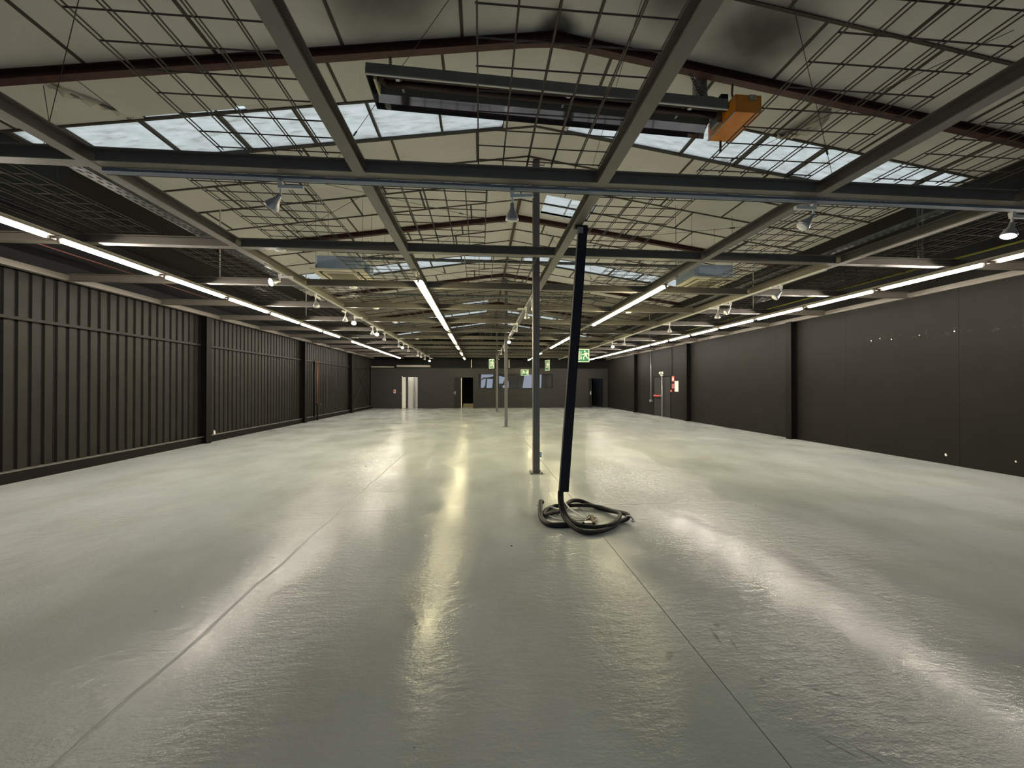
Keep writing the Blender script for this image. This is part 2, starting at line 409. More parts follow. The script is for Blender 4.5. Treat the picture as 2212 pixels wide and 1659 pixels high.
# small opening light with a pale reveal
def dormer(n, h, bar):
    root = thing('window_%d' % n, None, None, kind='structure')
    x0, x1, y0, y1 = h
    slope_box(MB(), x0, x1, y0, y1, .055, .061).build('pane', M['pane'], root)
    for (a, b, c, d) in ((x0-.02, x0, y0-.02, y1+.02), (x1, x1+.02, y0-.02, y1+.02), (x0, x1, y0-.02, y0), (x0, x1, y1, y1+.02)):
        slope_box(MB(), a, b, c, d, -.005, .07).build('reveal', M['white'], root)
    if bar: slope_box(MB(), (x0+x1)/2-.012, (x0+x1)/2+.012, y0, y1, .03, .055).build('glazing_bar', M['alu'], root)
dormer(9, HOLES[8], True); dormer(10, HOLES[9], False)
slope_box(MB(), GAPH[0], GAPH[1], GAPH[2], GAPH[3], .05, .056).build('pane', M['pane'], tag(bpy.data.objects.new('window_11', None), kind='structure')); col.objects.link(bpy.data.objects['window_11'])

# dark side soffits hiding the eaves
for (nm, a, b, u) in (('trim_1', XL-.1, -5.86, -5.86), ('trim_2', 7.46, XR+.1, 7.46)):
    o = MB().box(a, b, YN, YB+1.1, 3.80, 3.83).build(nm, M['deep_black']); tag(o, kind='structure')
    MB().box(u-.02, u+.02, YN, YB+1.1, 3.83, rz(u)+.0).build('upstand', M['deep_black'], o)
# red rafters
RAF_Y = [Y0+.0+4.74*k for k in range(0, 5)]
for i, y in enumerate(RAF_Y):
    root = thing('rafter', 'dark red oxide roof rafter, %s from the camera%s' % (ORD[i], ', with the tube heater hung under it' if i == 0 else ''), 'rafter', (RX, y, RZ), group='red roof rafters', kind='thing')
    for s in (-1, 1):
        end = -5.84 if s < 0 else 7.44
        mb = MB()
        for (u0, u1, d0, d1) in ((-.045, .045, -.108, -.098), (-.045, .045, -.014, -.004), (-.006, .006, -.098, -.014)):
            xa, xb = sorted((0, end-RX))
            mb.quadbox([(xa, u0, -SL*abs(xa)+d0), (xb, u0, -SL*abs(xb)+d0), (xb, u1, -SL*abs(xb)+d0), (xa, u1, -SL*abs(xa)+d0),
                        (xa, u0, -SL*abs(xa)+d1), (xb, u0, -SL*abs(xb)+d1), (xb, u1, -SL*abs(xb)+d1), (xa, u1, -SL*abs(xa)+d1)])
        mb.build('rafter_arm', M['rafter'], root)
    MB().prism([(-.5, -.108-SL*.5), (0, -.140), (.5, -.108-SL*.5), (.3, -.06-SL*.3), (0, -.02), (-.3, -.06-SL*.3)], 'y', -.03, .03).build('haunch_plate', M['rafter'], root)
# ridge strip
tag(MB().box(RX-.03, RX+.03, 8.2, 23, RZ-.055, RZ-.005).build('ridge_rail', M['rafter']), 'thin brown rail running along the roof ridge beyond the first bay', 'rail', kind='thing')

# ------------------------------------------------------------------ walls
# left: corrugated sheets on a plinth
wl = tag(MB().box(XL-.20, XL-.10, YN, YB+3.3, 0, 4.75).build('wall_left', M['deep_black']), kind='structure')
def sheet_profile(y0, n, pitch, dx, valley):
    pts = []
    for i in range(n):
        a = y0+i*pitch
        pts += [(a, 0), (a+valley*.25, -dx), (a+valley*.80, -dx), (a+valley, 0)]
    pts.append((y0+n*pitch, 0)); return pts
def corrugated(x, y0, n, pitch, z0, z1, m, parent):
    pts = sheet_profile(0, n, pitch, .035, .068)
    v = []; f = []
    for (y, d) in pts: v += [(d, y, z0), (d, y, z1), (d-.006, y, z0), (d-.006, y, z1)]
    for i in range(len(pts)-1):
        b = 4*i
        f += [(b, b+4, b+5, b+1), (b+2, b+3, b+7, b+6)]
    mb = MB(); mb.v = v; mb.f = f
    return mb.build('sheet_panel', m, parent, loc=(x, y0, 0))
y = 7.455-.98*12; first = None
while y < YB-.4:
    if first is None: first = corrugated(XL, y, 5, .1945, .16, 3.45, M['black_sheet'], wl)
    else:
        o = first.copy(); col.objects.link(o); o.parent = wl; o.location = (XL-.003*(rng.random()), y, 0)
    y += .98
MB().box(XL-.1, XL+.10, YN, YB, 0, .175).build('plinth', M['column_black'], wl)
MB().box(XL-.1, XL+.105, YN, YB, .175, .19).build('plinth_cap', M['plinth_top'], wl)
LCY = [5.25, 11.05, 16.85, 22.75]
seg = [YN]+LCY+[YB]
for i in range(len(seg)-1):
    MB().box(XL+.01, XL+.07, seg[i]+.1, seg[i+1]-.1, 2.63, 2.68).build('wall_rail', M['black_sheet'], wl)
def hcol(parent, x, y, s, z1, m, name='column_post'):
    mb = MB()
    mb.box(x, x+.19*s, y-.006, y+.006, 0, z1) if s > 0 else mb.box(x-.19, x, y-.006, y+.006, 0, z1)
    a, b = sorted((x+.01*s, x)); c, d = sorted((x+.19*s, x+.20*s))
    mb.box(a, b, y-.10, y+.10, 0, z1); mb.box(c, d, y-.10, y+.10, 0, z1)
    return mb.build(name, m, parent)
for i, yy in enumerate(LCY):
    hcol(wl, XL+.02, yy, 1, H, M['column_black'])
# cross bracing in the last bay on the left
for (a, b) in (((23.0, .25), (26.9, 3.35)), ((23.0, 3.35), (26.9, .25))):
    MB().tube([(XL+.10, a[0], a[1]), (XL+.10, b[0], b[1])], .022, 6).build('brace_rod', M['deep_black'], wl)
# right wall: smooth panels
wr = tag(MB().box(XR+.05, XR+.15, YN, YB+3.3, 0, 4.75).build('wall_right', M['deep_black']), kind='structure')
RCY = [4.75, 10.57, 16.25, 22.0]
DOOR_R = (17.98, 19.80, 2.03)
y = 6.68-2.3*5
cuts = []
while y < YB: cuts.append(y); y += 2.3
cuts = [YN]+[c for c in cuts if c > YN+.1]+[YB]
for a, b in zip(cuts[:-1], cuts[1:]):
    for r in cut([(a+.002, b-.002, 0, 4.5)], (DOOR_R[0], DOOR_R[1], 0, DOOR_R[2])):
        MB().box(XR, XR+.05, r[0], r[1], r[2], r[3]).build('wall_panel', M['black_wall'], wr)
for yy in RCY: hcol(wr, XR, yy, -1, H, M['column_black'])
# paint chips on the right wall
for (yy, z, s) in ((6.9, .19, .022), (8.35, 2.62, .012), (7.9, 2.60, .012), (6.75, 2.62, .012), (8.15, 2.65, .010), (7.35, 2.62, .009), (5.9, .25, .014)):
    MB().prism([(yy-s, z-s), (yy+s*.2, z-s*1.4), (yy+s, z), (yy+s*.4, z+s*1.2), (yy-s*.5, z+s)], 'x', XR-.004, XR-.0005).build('paint_chip', M['white'], wr)

sc_ = MB()
for i in range(34):
    yy = 5.2+rng.random()*3.6; zz = 2.60+rng.uniform(-.09, .09); a = rng.uniform(-.7, .7); l = .02+rng.random()*.06
    dy, dz = math.cos(a)*l, math.sin(a)*l
    sc_.quadbox([(XR-.001, yy, zz), (XR-.001, yy+dy, zz+dz), (XR-.001, yy+dy, zz+dz+.003), (XR-.001, yy, zz+.003), (XR-.0005, yy, zz), (XR-.0005, yy+dy, zz+dz), (XR-.0005, yy+dy, zz+dz+.003), (XR-.0005, yy, zz+.003)])
tag(sc_.build('paint_scratches', mat('scratched_grey', (.07, .068, .062), .6), wr), kind='stuff')
# back wall
wb = tag(MB().box(XL-.1, XR+.05, YB+1.1, YB+1.2, 2.8, 5.8).build('wall_back', M['deep_black']), kind='structure')
D1 = (-5.38, -4.36, 0, 2.18); D2 = (-1.78, -.52, 0, 2.15); D3 = (7.83, 8.80, 0, 2.10); W1 = (-.10, 5.12, 1.42, 2.38)
rects = [(XL, XR, 0, 2.82)]
for h in (D1, D2, D3, W1): rects = cut(rects, h)
mb = MB()
for r in rects: mb.box(r[0], r[1], YB, YB+.12, r[2], r[3])
mb.build('partition', M['back_wall'], wb)
MB().box(XL, XR, YB, YB+1.1, 2.80, 2.86).build('partition_top', M['deep_black'], wb)
for (x0, x1) in ((XL-.1, D1[0]-.3), (D1[1]+.3, D2[0]-.3), (D2[1]+.3, -.3), (5.3, D3[0]-.3), (D3[1]+.1, XR+.1)):
    MB().box(x0-.02, x0, YB+.12, YB+3.2, 0, 2.8).build('inner_partition', M['room_white'] if x0 < -4 else M['deep_black'], wb)
MB().box(XL, XR, YB+3.15, YB+3.25, 0, 2.8).build('far_partition', M['deep_black'], wb)
fw = MB().box(XL-.2, -4.0, YN-.1, YN, 0, 5.8).box(6.6, XR+.2, YN-.1, YN, 0, 5.8).box(-4.0, 6.6, YN-.1, YN, 1.7, 5.8).box(-4.0, 6.6, YN-.1, YN, 0, .35).build('wall_front', M['back_wall']); tag(fw, kind='structure')
added_glazing = thing('window_14', None, None, kind='structure')  # low unseen opening added to let bluish daylight onto the near floor
for x in (-4.0, -1.9, .2, 2.3, 4.4, 6.5): MB().box(x, x+.07, YN-.09, YN-.02, .35, 1.7).build('mullion', M['deep_black'], added_glazing)
# gable above
# door 1: lit white room behind
d1 = thing('door_1', None, None, kind='structure')
MB().box(D1[0]-.05, D1[0], YB-.02, YB+.14, 0, 2.23).build('door_frame', M['room_white'], d1)
MB().box(D1[0], D1[1], YB-.02, YB+.14, 2.18, 2.23).build('door_frame', M['back_wall'], d1)
MB().box(D1[1], D1[1]+.05, YB-.02, YB+.14, 0, 2.23).build('door_frame', M['back_wall'], d1)
MB().box(D1[0]+.01, D1[0]+.20, YB+.0, YB+.04, 0.01, 2.17).build('door_leaf', M['room_white'], d1)
MB().box(D1[0]-.3, D1[1]+.3, YB+1.6, YB+1.65, 0, 2.8).build('room_wall', M['room_white'], d1)
MB().box(D1[0]+.20, D1[0]+.55, YB+.9, YB+1.55, 0, 2.8).build('room_nib', M['room_white'], d1)
mb = MB().tube([(D1[0]-.02, YB-.03, 1.06), (D1[0]-.02, YB-.07, 1.06), (D1[0]-.14, YB-.07, 1.06)], .011, 6); mb.build('door_handle', M['alu'], d1)
lp = thing('room_lamp', 'lit ceiling panel of the white room behind the open white doorway', 'lamp', ((D1[0]+D1[1])/2, YB+.8, 2.6))
MB().box(-.3, .3, -.3, .3, 0, .04).build('housing', M['white'], lp); MB().box(-.27, .27, -.27, .27, -.01, 0).build('diffuser', emit('room_lamp_glow', (1, .93, .84), 12.0), lp)
MB().tube([(0, 0, .04), (0, 0, .2)], .01, 6).build('hanger_rod', M['galv'], lp)
# door 2
d2 = thing('door_2', None, None, kind='structure')
MB().box(D2[0]-.02, D2[0]+.42, YB-.06, YB-.01, .01, 2.14).build('door_leaf', M['deep_black'], d2)
MB().box(D2[0]+.42, D2[0]+.47, YB-.06, YB+.02, .01, 2.12).build('leaf_edge', M['cream'], d2)
MB().box(D2[0]+.52, D2[1]-.01, YB+1.2, YB+1.5, .0, .26).build('pale_step', M['pale_wood'], d2)
MB().box(D2[0]-.1, D2[0]-.02, YB+.12, YB+3.1, 0, 2.8).build('room_wall', M['deep_black'], d2)
MB().tube([(D2[0]+.02, YB-.06, 1.08), (D2[0]+.02, YB-.12, 1.08), (D2[0]-.12, YB-.12, 1.08)], .014, 6).build('door_handle', M['alu'], d2)
MB().box(D2[0]-.01, D2[0]+.04, YB-.075, YB-.06, .96, 1.2).build('handle_plate', M['alu'], d2)
# door 3
d3 = thing('door_3', None, None, kind='structure')
MB().box(D3[0]-.02, D3[0]+.02, YB-.5, YB-.01, .01, 2.08).build('door_leaf', M['deep_black'], d3)
MB().box(D3[0]-.05, D3[0], YB-.02, YB+.14, 0, 2.14).build('door_frame', M['deep_black'], d3)
MB().box(D3[1], D3[1]+.05, YB-.02, YB+.14, 0, 2.14).build('door_frame', M['deep_black'], d3)
MB().tube([(D3[0]-.03, YB-.47, 1.06), (D3[0]-.09, YB-.47, 1.06), (D3[0]-.09, YB-.36, 1.06)], .016, 6).build('door_handle', M['alu'], d3)
MB().box(D3[0]-.045, D3[0]-.02, YB-.5, YB-.44, .92, 1.2).build('handle_plate', M['white'], d3)
# office window
wo = thing('window_12', None, None, kind='structure')
for (a, b) in ((W1[0], 1.28), (1.30, 2.62), (2.64, 3.86), (3.88, W1[1])):
    MB().box(a, b, YB+.05, YB+.058, W1[2], W1[3]).build('pane', M['glass'], wo)
for (a, b, c, d) in ((W1[0]-.03, W1[1]+.03, W1[2]-.03, W1[2]), (W1[0]-.03, W1[1]+.03, W1[3], W1[3]+.03), (W1[0]-.03, W1[0], W1[2], W1[3]), (W1[1], W1[1]+.03, W1[2], W1[3])):
    MB().box(a, b, YB-.01, YB+.12, c, d).build('window_frame', M['deep_black'], wo)
off = thing('window_13', None, None, kind='structure')     # glowing shapes added to stand in for reflections in the office glass
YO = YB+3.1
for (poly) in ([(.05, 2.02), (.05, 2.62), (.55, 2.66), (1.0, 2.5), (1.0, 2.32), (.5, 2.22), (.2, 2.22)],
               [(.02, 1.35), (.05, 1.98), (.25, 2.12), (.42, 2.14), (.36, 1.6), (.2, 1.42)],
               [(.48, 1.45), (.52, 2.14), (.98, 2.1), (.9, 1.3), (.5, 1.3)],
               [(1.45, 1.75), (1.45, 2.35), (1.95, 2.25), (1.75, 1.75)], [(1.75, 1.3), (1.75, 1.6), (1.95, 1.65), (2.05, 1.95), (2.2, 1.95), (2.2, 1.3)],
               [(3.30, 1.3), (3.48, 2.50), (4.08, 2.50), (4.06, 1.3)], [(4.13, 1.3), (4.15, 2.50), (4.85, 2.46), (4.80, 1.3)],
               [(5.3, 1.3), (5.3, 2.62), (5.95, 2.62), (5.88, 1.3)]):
    MB().prism([(x, z) for x, z in poly], 'y', YO-.03, YO-.01).build('reflection_pane', M['refl_glow'], off)
# exit door in the right wall
d4 = thing('door_4', None, None, kind='structure')
ym = 18.87
for (a, b) in ((DOOR_R[0]+.02, ym-.005), (ym+.005, DOOR_R[1]-.02)):
    lf = MB().box(XR+.005, XR+.045, a, b, .01, 2.0).build('door_leaf', M['deep_black'], d4)
MB().box(XR-.10, XR-.05, 18.95, 19.62, 1.02, 1.08).build('push_bar', M['sign_red'], d4)
MB().box(XR-.06, XR, 18.93, 18.97, 1.0, 1.12).build('bar_bracket', M['alu'], d4)
MB().box(XR-.06, XR, 19.60, 19.64, 1.0, 1.12).build('bar_bracket', M['alu'], d4)
for (a, b, z0, z1) in ((DOOR_R[0]-.03, DOOR_R[0]+.02, 0, 2.06), (DOOR_R[1]-.02, DOOR_R[1]+.03, 0, 2.06), (DOOR_R[0], DOOR_R[1], 2.01, 2.06)):
    MB().box(XR-.01, XR+.05, a, b, z0, z1).build('door_frame', M['column_black'], d4)

# ------------------------------------------------------------------ steel grid
def edge_beam(name, x, label):
    o = MB()
    for a, b in zip([YN]+GRID_Y, GRID_Y+[YB]): o.box(x-.055, x+.055, a+.003, b-.003, H, H+.10)
    return tag(o.build(name, M['beam']), label, 'beam', kind='thing')
edge_beam('edge_beam', XL+.17, 'taupe steel edge beam capping the corrugated wall')
edge_beam('edge_beam', XR-.06, 'taupe steel edge beam capping the smooth dark wall')
for i, x in enumerate(GRID_X):
    tag(ibeam(MB(), 'y', x, H, YN, YB-.1).build('lengthwise_beam', M['beam']),
        'taupe steel beam running the length of the hall, %s of five from the corrugated wall' % ORD[i], 'beam', 'lengthwise ceiling beams', 'thing')
for i, y in enumerate([1.535]+GRID_Y):
    m = MB()
    xs_ = [XL+.23]+GRID_X+[XR-.12]
    for a, b in zip(xs_[:-1], xs_[1:]): ibeam(m, 'x', y, H+.001, a+(.053 if a in GRID_X else 0), b-(.053 if b in GRID_X else 0))
    lab = 'steel cross beam overhead, out of view before the nearest visible one' if i == 0 else \
          'steel cross beam spanning the hall, %s in front of the camera%s' % (ORD[i-1], ', largest' if i == 1 else '')
    tag(m.build('cross_beam', M['beam']), lab, 'beam', 'cross beams of the ceiling grid', 'thing')

# wire mesh panels
ZM = H+.124
def mesh_panel(x0, x1, y0, y1, singles, label, tilt=0):
    n = 6; xs_ = [x0+(x1-x0)*i/(n-1) for i in range(n)]
    m = max(2, round((y1-y0)/.2)); ys_ = [y0+.06+(y1-y0-.12)*i/(m-1) for i in range(m)]
    r = .0052
    cx, cyy = (x0+x1)/2, (y0+y1)/2
    if singles:
        root = thing('wire_mesh_panel', label, 'mesh panel', (cx, cyy, ZM+.004), group='wire mesh panels on the ceiling grid')
        a = MB().tube([(0, y0-cyy, 0), (0, y1-cyy, 0)], r, 5).tube([(0, y0-cyy, .030), (0, y1-cyy, .030)], r, 5).build('long_wire', M['wire'], root, loc=(xs_[0]-cx, 0, 0))
        for xx in xs_[1:]:
            o = a.copy(); col.objects.link(o); o.parent = root; o.location = (xx-cx, 0, 0)
        c = MB().tube([(x0-cx-.01, 0, .015), (x1-cx+.01, 0, .012)], r, 5).build('cross_wire', M['wire'], root, loc=(0, ys_[0]-cyy, 0))
        for yy in ys_[1:]:
            o = c.copy(); col.objects.link(o); o.parent = root; o.location = (0, yy-cyy, 0)
    else:
        key = (round(x1-x0, 2), round(y1-y0, 2))
        if key not in PAN:
            mb = MB()
            for xx in xs_: mb.tube([(xx-cx, y0-cyy, 0), (xx-cx, y1-cyy, 0)], r, 4, False).tube([(xx-cx, y0-cyy, .030), (xx-cx, y1-cyy, .030)], r, 4, False)
            for yy in ys_: mb.tube([(x0-cx-.01, yy-cyy, .015), (x1-cx+.01, yy-cyy, .012)], r, 4, False)
            root = mb.build('wire_mesh_panel', M['wire'], loc=(cx, cyy, ZM+.004)); PAN[key] = root
        else:
            root = PAN[key].copy(); col.objects.link(root); root.location = (cx, cyy, ZM+.004)
        tag(root, label, 'mesh panel', 'wire mesh panels on the ceiling grid')
PAN = {}
rows = [1.535]+GRID_Y
bays = [(-5.5, -3.30), (-3.30, -1.07), (-1.07, 1.13), (1.13, 3.34), (3.34, 5.53), (5.53, 7.54)]
near_sel = {(0, 1): (-2.21, -1.12), (0, 2): (-.02, 1.09), (0, 3): (2.05, 3.15), (0, 4): (3.87, 5.02),
            (1, 0): (-5.35, -4.25), (1, 1): (-2.83, -1.74), (1, 2): (-1.02, .06), (1, 3): (1.19, 2.30), (1, 4): (3.50, 4.65), (1, 5): (5.75, 6.9), (2, 2): (-.25, .88)}
BAYN = ['first', 'second', 'third', 'fourth', 'fifth', 'sixth']
for r in range(11):
    ya, yb = rows[r]+.03, rows[r+1]-.03
    for bi, (xa, xb) in enumerate(bays):
        if r == 0 and bi in (0, 5): continue
        if (r, bi) in near_sel: x0, x1 = near_sel[(r, bi)]
        elif r % 2 == 0: x1 = xb-.06; x0 = x1-1.1
        else: x0 = xa+.06; x1 = x0+1.1
        rowtxt = 'nearest row' if r == 0 else '%s row back' % ORD[r]
        mesh_panel(x0, x1, ya, yb, r < 3, 'dark wire mesh panel on the grid, %s, %s bay from the corrugated wall' % (rowtxt, ORD[bi+1]))

# centre posts
def post(x, y, i, label):
    root = thing('post', label, 'post', (x, y, 0), group='square steel posts down the middle')
    tag(root, kind='thing')
    top = rz(x)-.02
    MB().box(-.058, .058, -.058, .058, .012, top).build('shaft', M['post'], root)
    MB().box(-.115, .115, -.115, .115, 0, .012).build('base_plate', M['beam'], root)
    MB().tube([(-.06, 0, top-.07), (-.15, 0, top-.07), (-.15, 0, top-.02)], .008, 6).tube([(.06, 0, top-.07), (.15, 0, top-.07), (.15, 0, top-.02)], .008, 6).build('top_bracket', M['beam'], root)
    for sx in (-1, 1):
        for sy in (-1, 1): MB().tube([(sx*.09, sy*.09, .012), (sx*.09, sy*.09, .03)], .009, 6).build('bolt', M['galv'], root)
    if i == 0:
        MB().box(.058, .095, -.04, .03, .28, .38).build('socket_box', M['socket'], root)
post(.99, 6.82, 0, 'square grey steel post with a pale blue socket box near its foot')
post(.97, 14.6, 1, 'square steel post, second down the middle of the hall')
post(.98, 22.95, 2, 'thin looking square steel post, farthest down the middle of the hall')

# hanging cable trunking
tr = thing('cable_trunking', 'dark cable trunking hanging crooked from a beam down to the cable coil', 'trunking', (0, 0, 0))
def obox(mb, p0, p1, wx, wy):
    p = []
    for q in (p0, p1):
        p += [(q[0]-wx, q[1]-wy, q[2]), (q[0]+wx, q[1]-wy, q[2]), (q[0]+wx, q[1]+wy, q[2]), (q[0]-wx, q[1]+wy, q[2])]
    return mb.quadbox(p)
T0, T1 = (.955, 4.38, .335), (1.195, 4.42, 3.425)
obox(MB(), T0, T1, .053, .03).build('channel', M['trunk'], tr)
for s in (-1, 1):
    obox(MB(), (T0[0]+s*.049, T0[1]-.03, T0[2]), (T1[0]+s*.049, T1[1]-.03, T1[2]), .004, .006).build('lid_edge', M['trunk'], tr)
MB().box(1.13, 1.19, 4.38, 4.386, 3.33, 3.40).build('top_bracket', M['galv'], tr)
MB().box(1.10, 1.24, 4.39, 4.45, 3.40, 3.43).build('top_plate', M['deep_black'], tr)

# coil of sleeved cable on the floor
def spline(pts, n=8, closed=False):
    res = []; P = [Vector(p) for p in pts]
    for i in range(len(P)-1):
        p0 = P[max(i-1, 0)]; p1 = P[i]; p2 = P[i+1]; p3 = P[min(i+2, len(P)-1)]
        for k in range(n):
            t = k/n
            res.append(.5*((2*p1)+(-p0+p2)*t+(2*p0-5*p1+4*p2-p3)*t*t+(-p0+3*p1-3*p2+p3)*t*t*t))
    res.append(P[-1]); return res
cc = thing('cable_coil', 'coil of black sleeved cable with white wires lying on the floor', 'cable', (0, 0, 0))
main = [(.915, 4.38, .34), (.912, 4.36, .22), (.925, 4.24, .10), (.99, 4.03, .045), (1.10, 3.93, .03), (1.26, 3.95, .03), (1.42, 4.06, .03), (1.54, 4.20, .03), (1.66, 4.27, .035),
        (1.70, 4.33, .06), (1.64, 4.46, .05), (1.53, 4.62, .03), (1.42, 4.80, .03), (1.30, 4.90, .06), (1.17, 4.88, .07), (1.06, 4.78, .05), (.92, 4.80, .03), (.80, 4.66, .03), (.74, 4.48, .03)]
MB().tube(spline(main), .026, 8).build('outer_loop', M['rubber'], cc, True)
inner = [(.93, 4.37, .34), (.935, 4.34, .2), (.97, 4.22, .09), (1.06, 4.06, .06), (1.22, 4.01, .05), (1.40, 4.04, .06), (1.52, 4.16, .075), (1.62, 4.38, .06), (1.56, 4.55, .05), (1.44, 4.70, .05), (1.24, 4.76, .05), (1.10, 4.80, .03), (.98, 4.62, .03), (.80, 4.52, .03), (.73, 4.46, .04)]
MB().tube(spline(inner), .023, 8).build('inner_loop', M['rubber'], cc, True)
hook = [(.775, 4.80, .09), (.745, 4.74, .11), (.715, 4.58, .07), (.70, 4.42, .03), (.72, 4.26, .025), (.78, 4.18, .025), (.90, 4.17, .025), (1.04, 4.165, .025), (1.14, 4.16, .025)]
MB().tube(spline(hook), .029, 8).build('front_loop', M['rubber'], cc, True)
for i, pts in enumerate((
        [(.73, 4.62, .05), (.82, 4.48, .015), (.95, 4.36, .012), (1.12, 4.33, .015), (1.22, 4.30, .02), (1.20, 4.18, .03), (1.08, 4.15, .05)],
        [(.85, 4.74, .05), (.97, 4.6, .05), (1.08, 4.46, .02), (1.22, 4.36, .015), (1.34, 4.33, .02)],
        [(1.06, 4.82, .09), (1.09, 4.66, .05), (1.16, 4.48, .03), (1.22, 4.34, .02), (1.20, 4.22, .02)],
        [(.94, 4.50, .03), (1.03, 4.42, .012), (1.2, 4.38, .012), (1.33, 4.36, .03), (1.31, 4.28, .03), (1.18, 4.2, .02), (.98, 4.2, .012)],
        [(.75, 4.28, .045), (.80, 4.20, .04), (.86, 4.16, .04)])):
    MB().tube(spline(pts), .0085, 6).build('white_wire', M['cable_w'], cc, True)
MB().tube(spline([(1.10, 4.17, .02), (1.19, 4.27, .03), (1.25, 4.33, .04), (1.27, 4.39, .05), (1.23, 4.36, .03), (1.19, 4.24, .02)]), .006, 6).build('loose_end', M['brass'], cc, True)
MB().tube([(1.255, 4.19, .02), (1.285, 4.36, .045)], .02, 8).build('brass_connector', M['brass'], cc)
MB().box(1.14, 1.22, 4.125, 4.19, .0, .055).build('white_plug', M['white'], cc)
for (x, y) in ((.80, 4.175), (.86, 4.17), (1.09, 4.16)):
    MB().tube([(x-.007, y, .025), (x+.007, y, .025)], .026, 8).build('cable_tie', M['galv'], cc)
MB().tube(spline([(1.66, 4.30, .05), (1.70, 4.25, .07), (1.72, 4.20, .03), (1.69, 4.20, .04)]), .010, 6).build('cable_tail', M['galv'], cc, True)

# ------------------------------------------------------------------ lights
def batten(x, y, z, L, warm, label, group):
    root = thing('fluorescent_batten', label, 'light', (x, y, z), group=group)
    key = (L, warm)
    if key not in BAT:
        a = MB().box(-.032, .032, .01, L-.01, .022, .052).box(-.075, .075, .0, L, .014, .022).build('housing', M['fixture'], root)
        b = MB().tube([(0, .04, 0), (0, L-.04, 0)], .025, 8).build('tube', M['tube_w' if warm else 'tube_y'], root, True)
        c = MB().box(-.014, .014, .0, .03, -.024, .022).build('end_holder', M['beam'], root)
        d = c.copy(); col.objects.link(d); d.location = (0, L-.03, 0)
        BAT[key] = (a, b, c, d)
    else:
        for o in BAT[key]:
            p = o.copy(); col.objects.link(p); p.parent = root
    return root
BAT = {}
ZT = 3.355
ly = [5.17+1.603*k for k in range(-1, 6)]+[15.95+1.6*k for k in range(0, 6)]
n = 0
for y in ly:
    batten(-5.20, y, ZT, 1.5, True, 'glowing white tube light of the row beside the corrugated wall, %s of its row' % ORD[n], 'tube lights along the corrugated wall'); n += 1
ry = [5.09+1.61*k for k in range(-1, 13)]
for n, y in enumerate(ry):
    batten(7.46, y, ZT, 1.5, True, 'glowing white tube light of the row beside the smooth dark wall, %s of its row' % ORD[n], 'tube lights along the smooth wall')
y2 = [6.70, 8.21, 9.72, 11.23, 13.45, 15.0, 17.5, 21.0, 24.7]
for n, y in enumerate(y2):
    batten(-1.07, y, ZT, 1.5 if n != 3 else 1.3, False, 'yellowish tube light of the inner row nearer the corrugated wall, %s from the camera' % ORD[n], 'tube lights of the inner left row')
y3 = [6.68, 8.19, 9.70, 13.65, 15.16, 16.67, 20.9, 23.2, 25.3]
for n, y in enumerate(y3):
    batten(3.34, y, ZT, 1.5, False, 'yellowish tube light of the inner row nearer the smooth wall, %s from the camera' % ORD[n], 'tube lights of the inner right row')
tag(MB().box(-5.24, -5.16, YN+.1, 26.5, ZT+.053, H-.001).build('lighting_rail', M['fixture']), 'continuous tan rail carrying the tubes along the corrugated wall', 'rail')
tag(MB().box(7.42, 7.50, YN+.1, 26.5, ZT+.053, H-.001).build('lighting_rail', M['fixture']), 'continuous tan rail carrying the tubes along the smooth wall', 'rail')
tag(MB().box(-1.10, -1.04, 6.3, 26.5, ZT+.053, H-.001).build('lighting_rail', M['fixture']), 'tan rail carrying the inner row of yellow tubes nearer the corrugated wall', 'rail')
tag(MB().box(3.31, 3.37, 6.3, 26.5, ZT+.053, H-.001).build('lighting_rail', M['fixture']), 'tan rail carrying the inner row of yellow tubes nearer the smooth wall', 'rail')

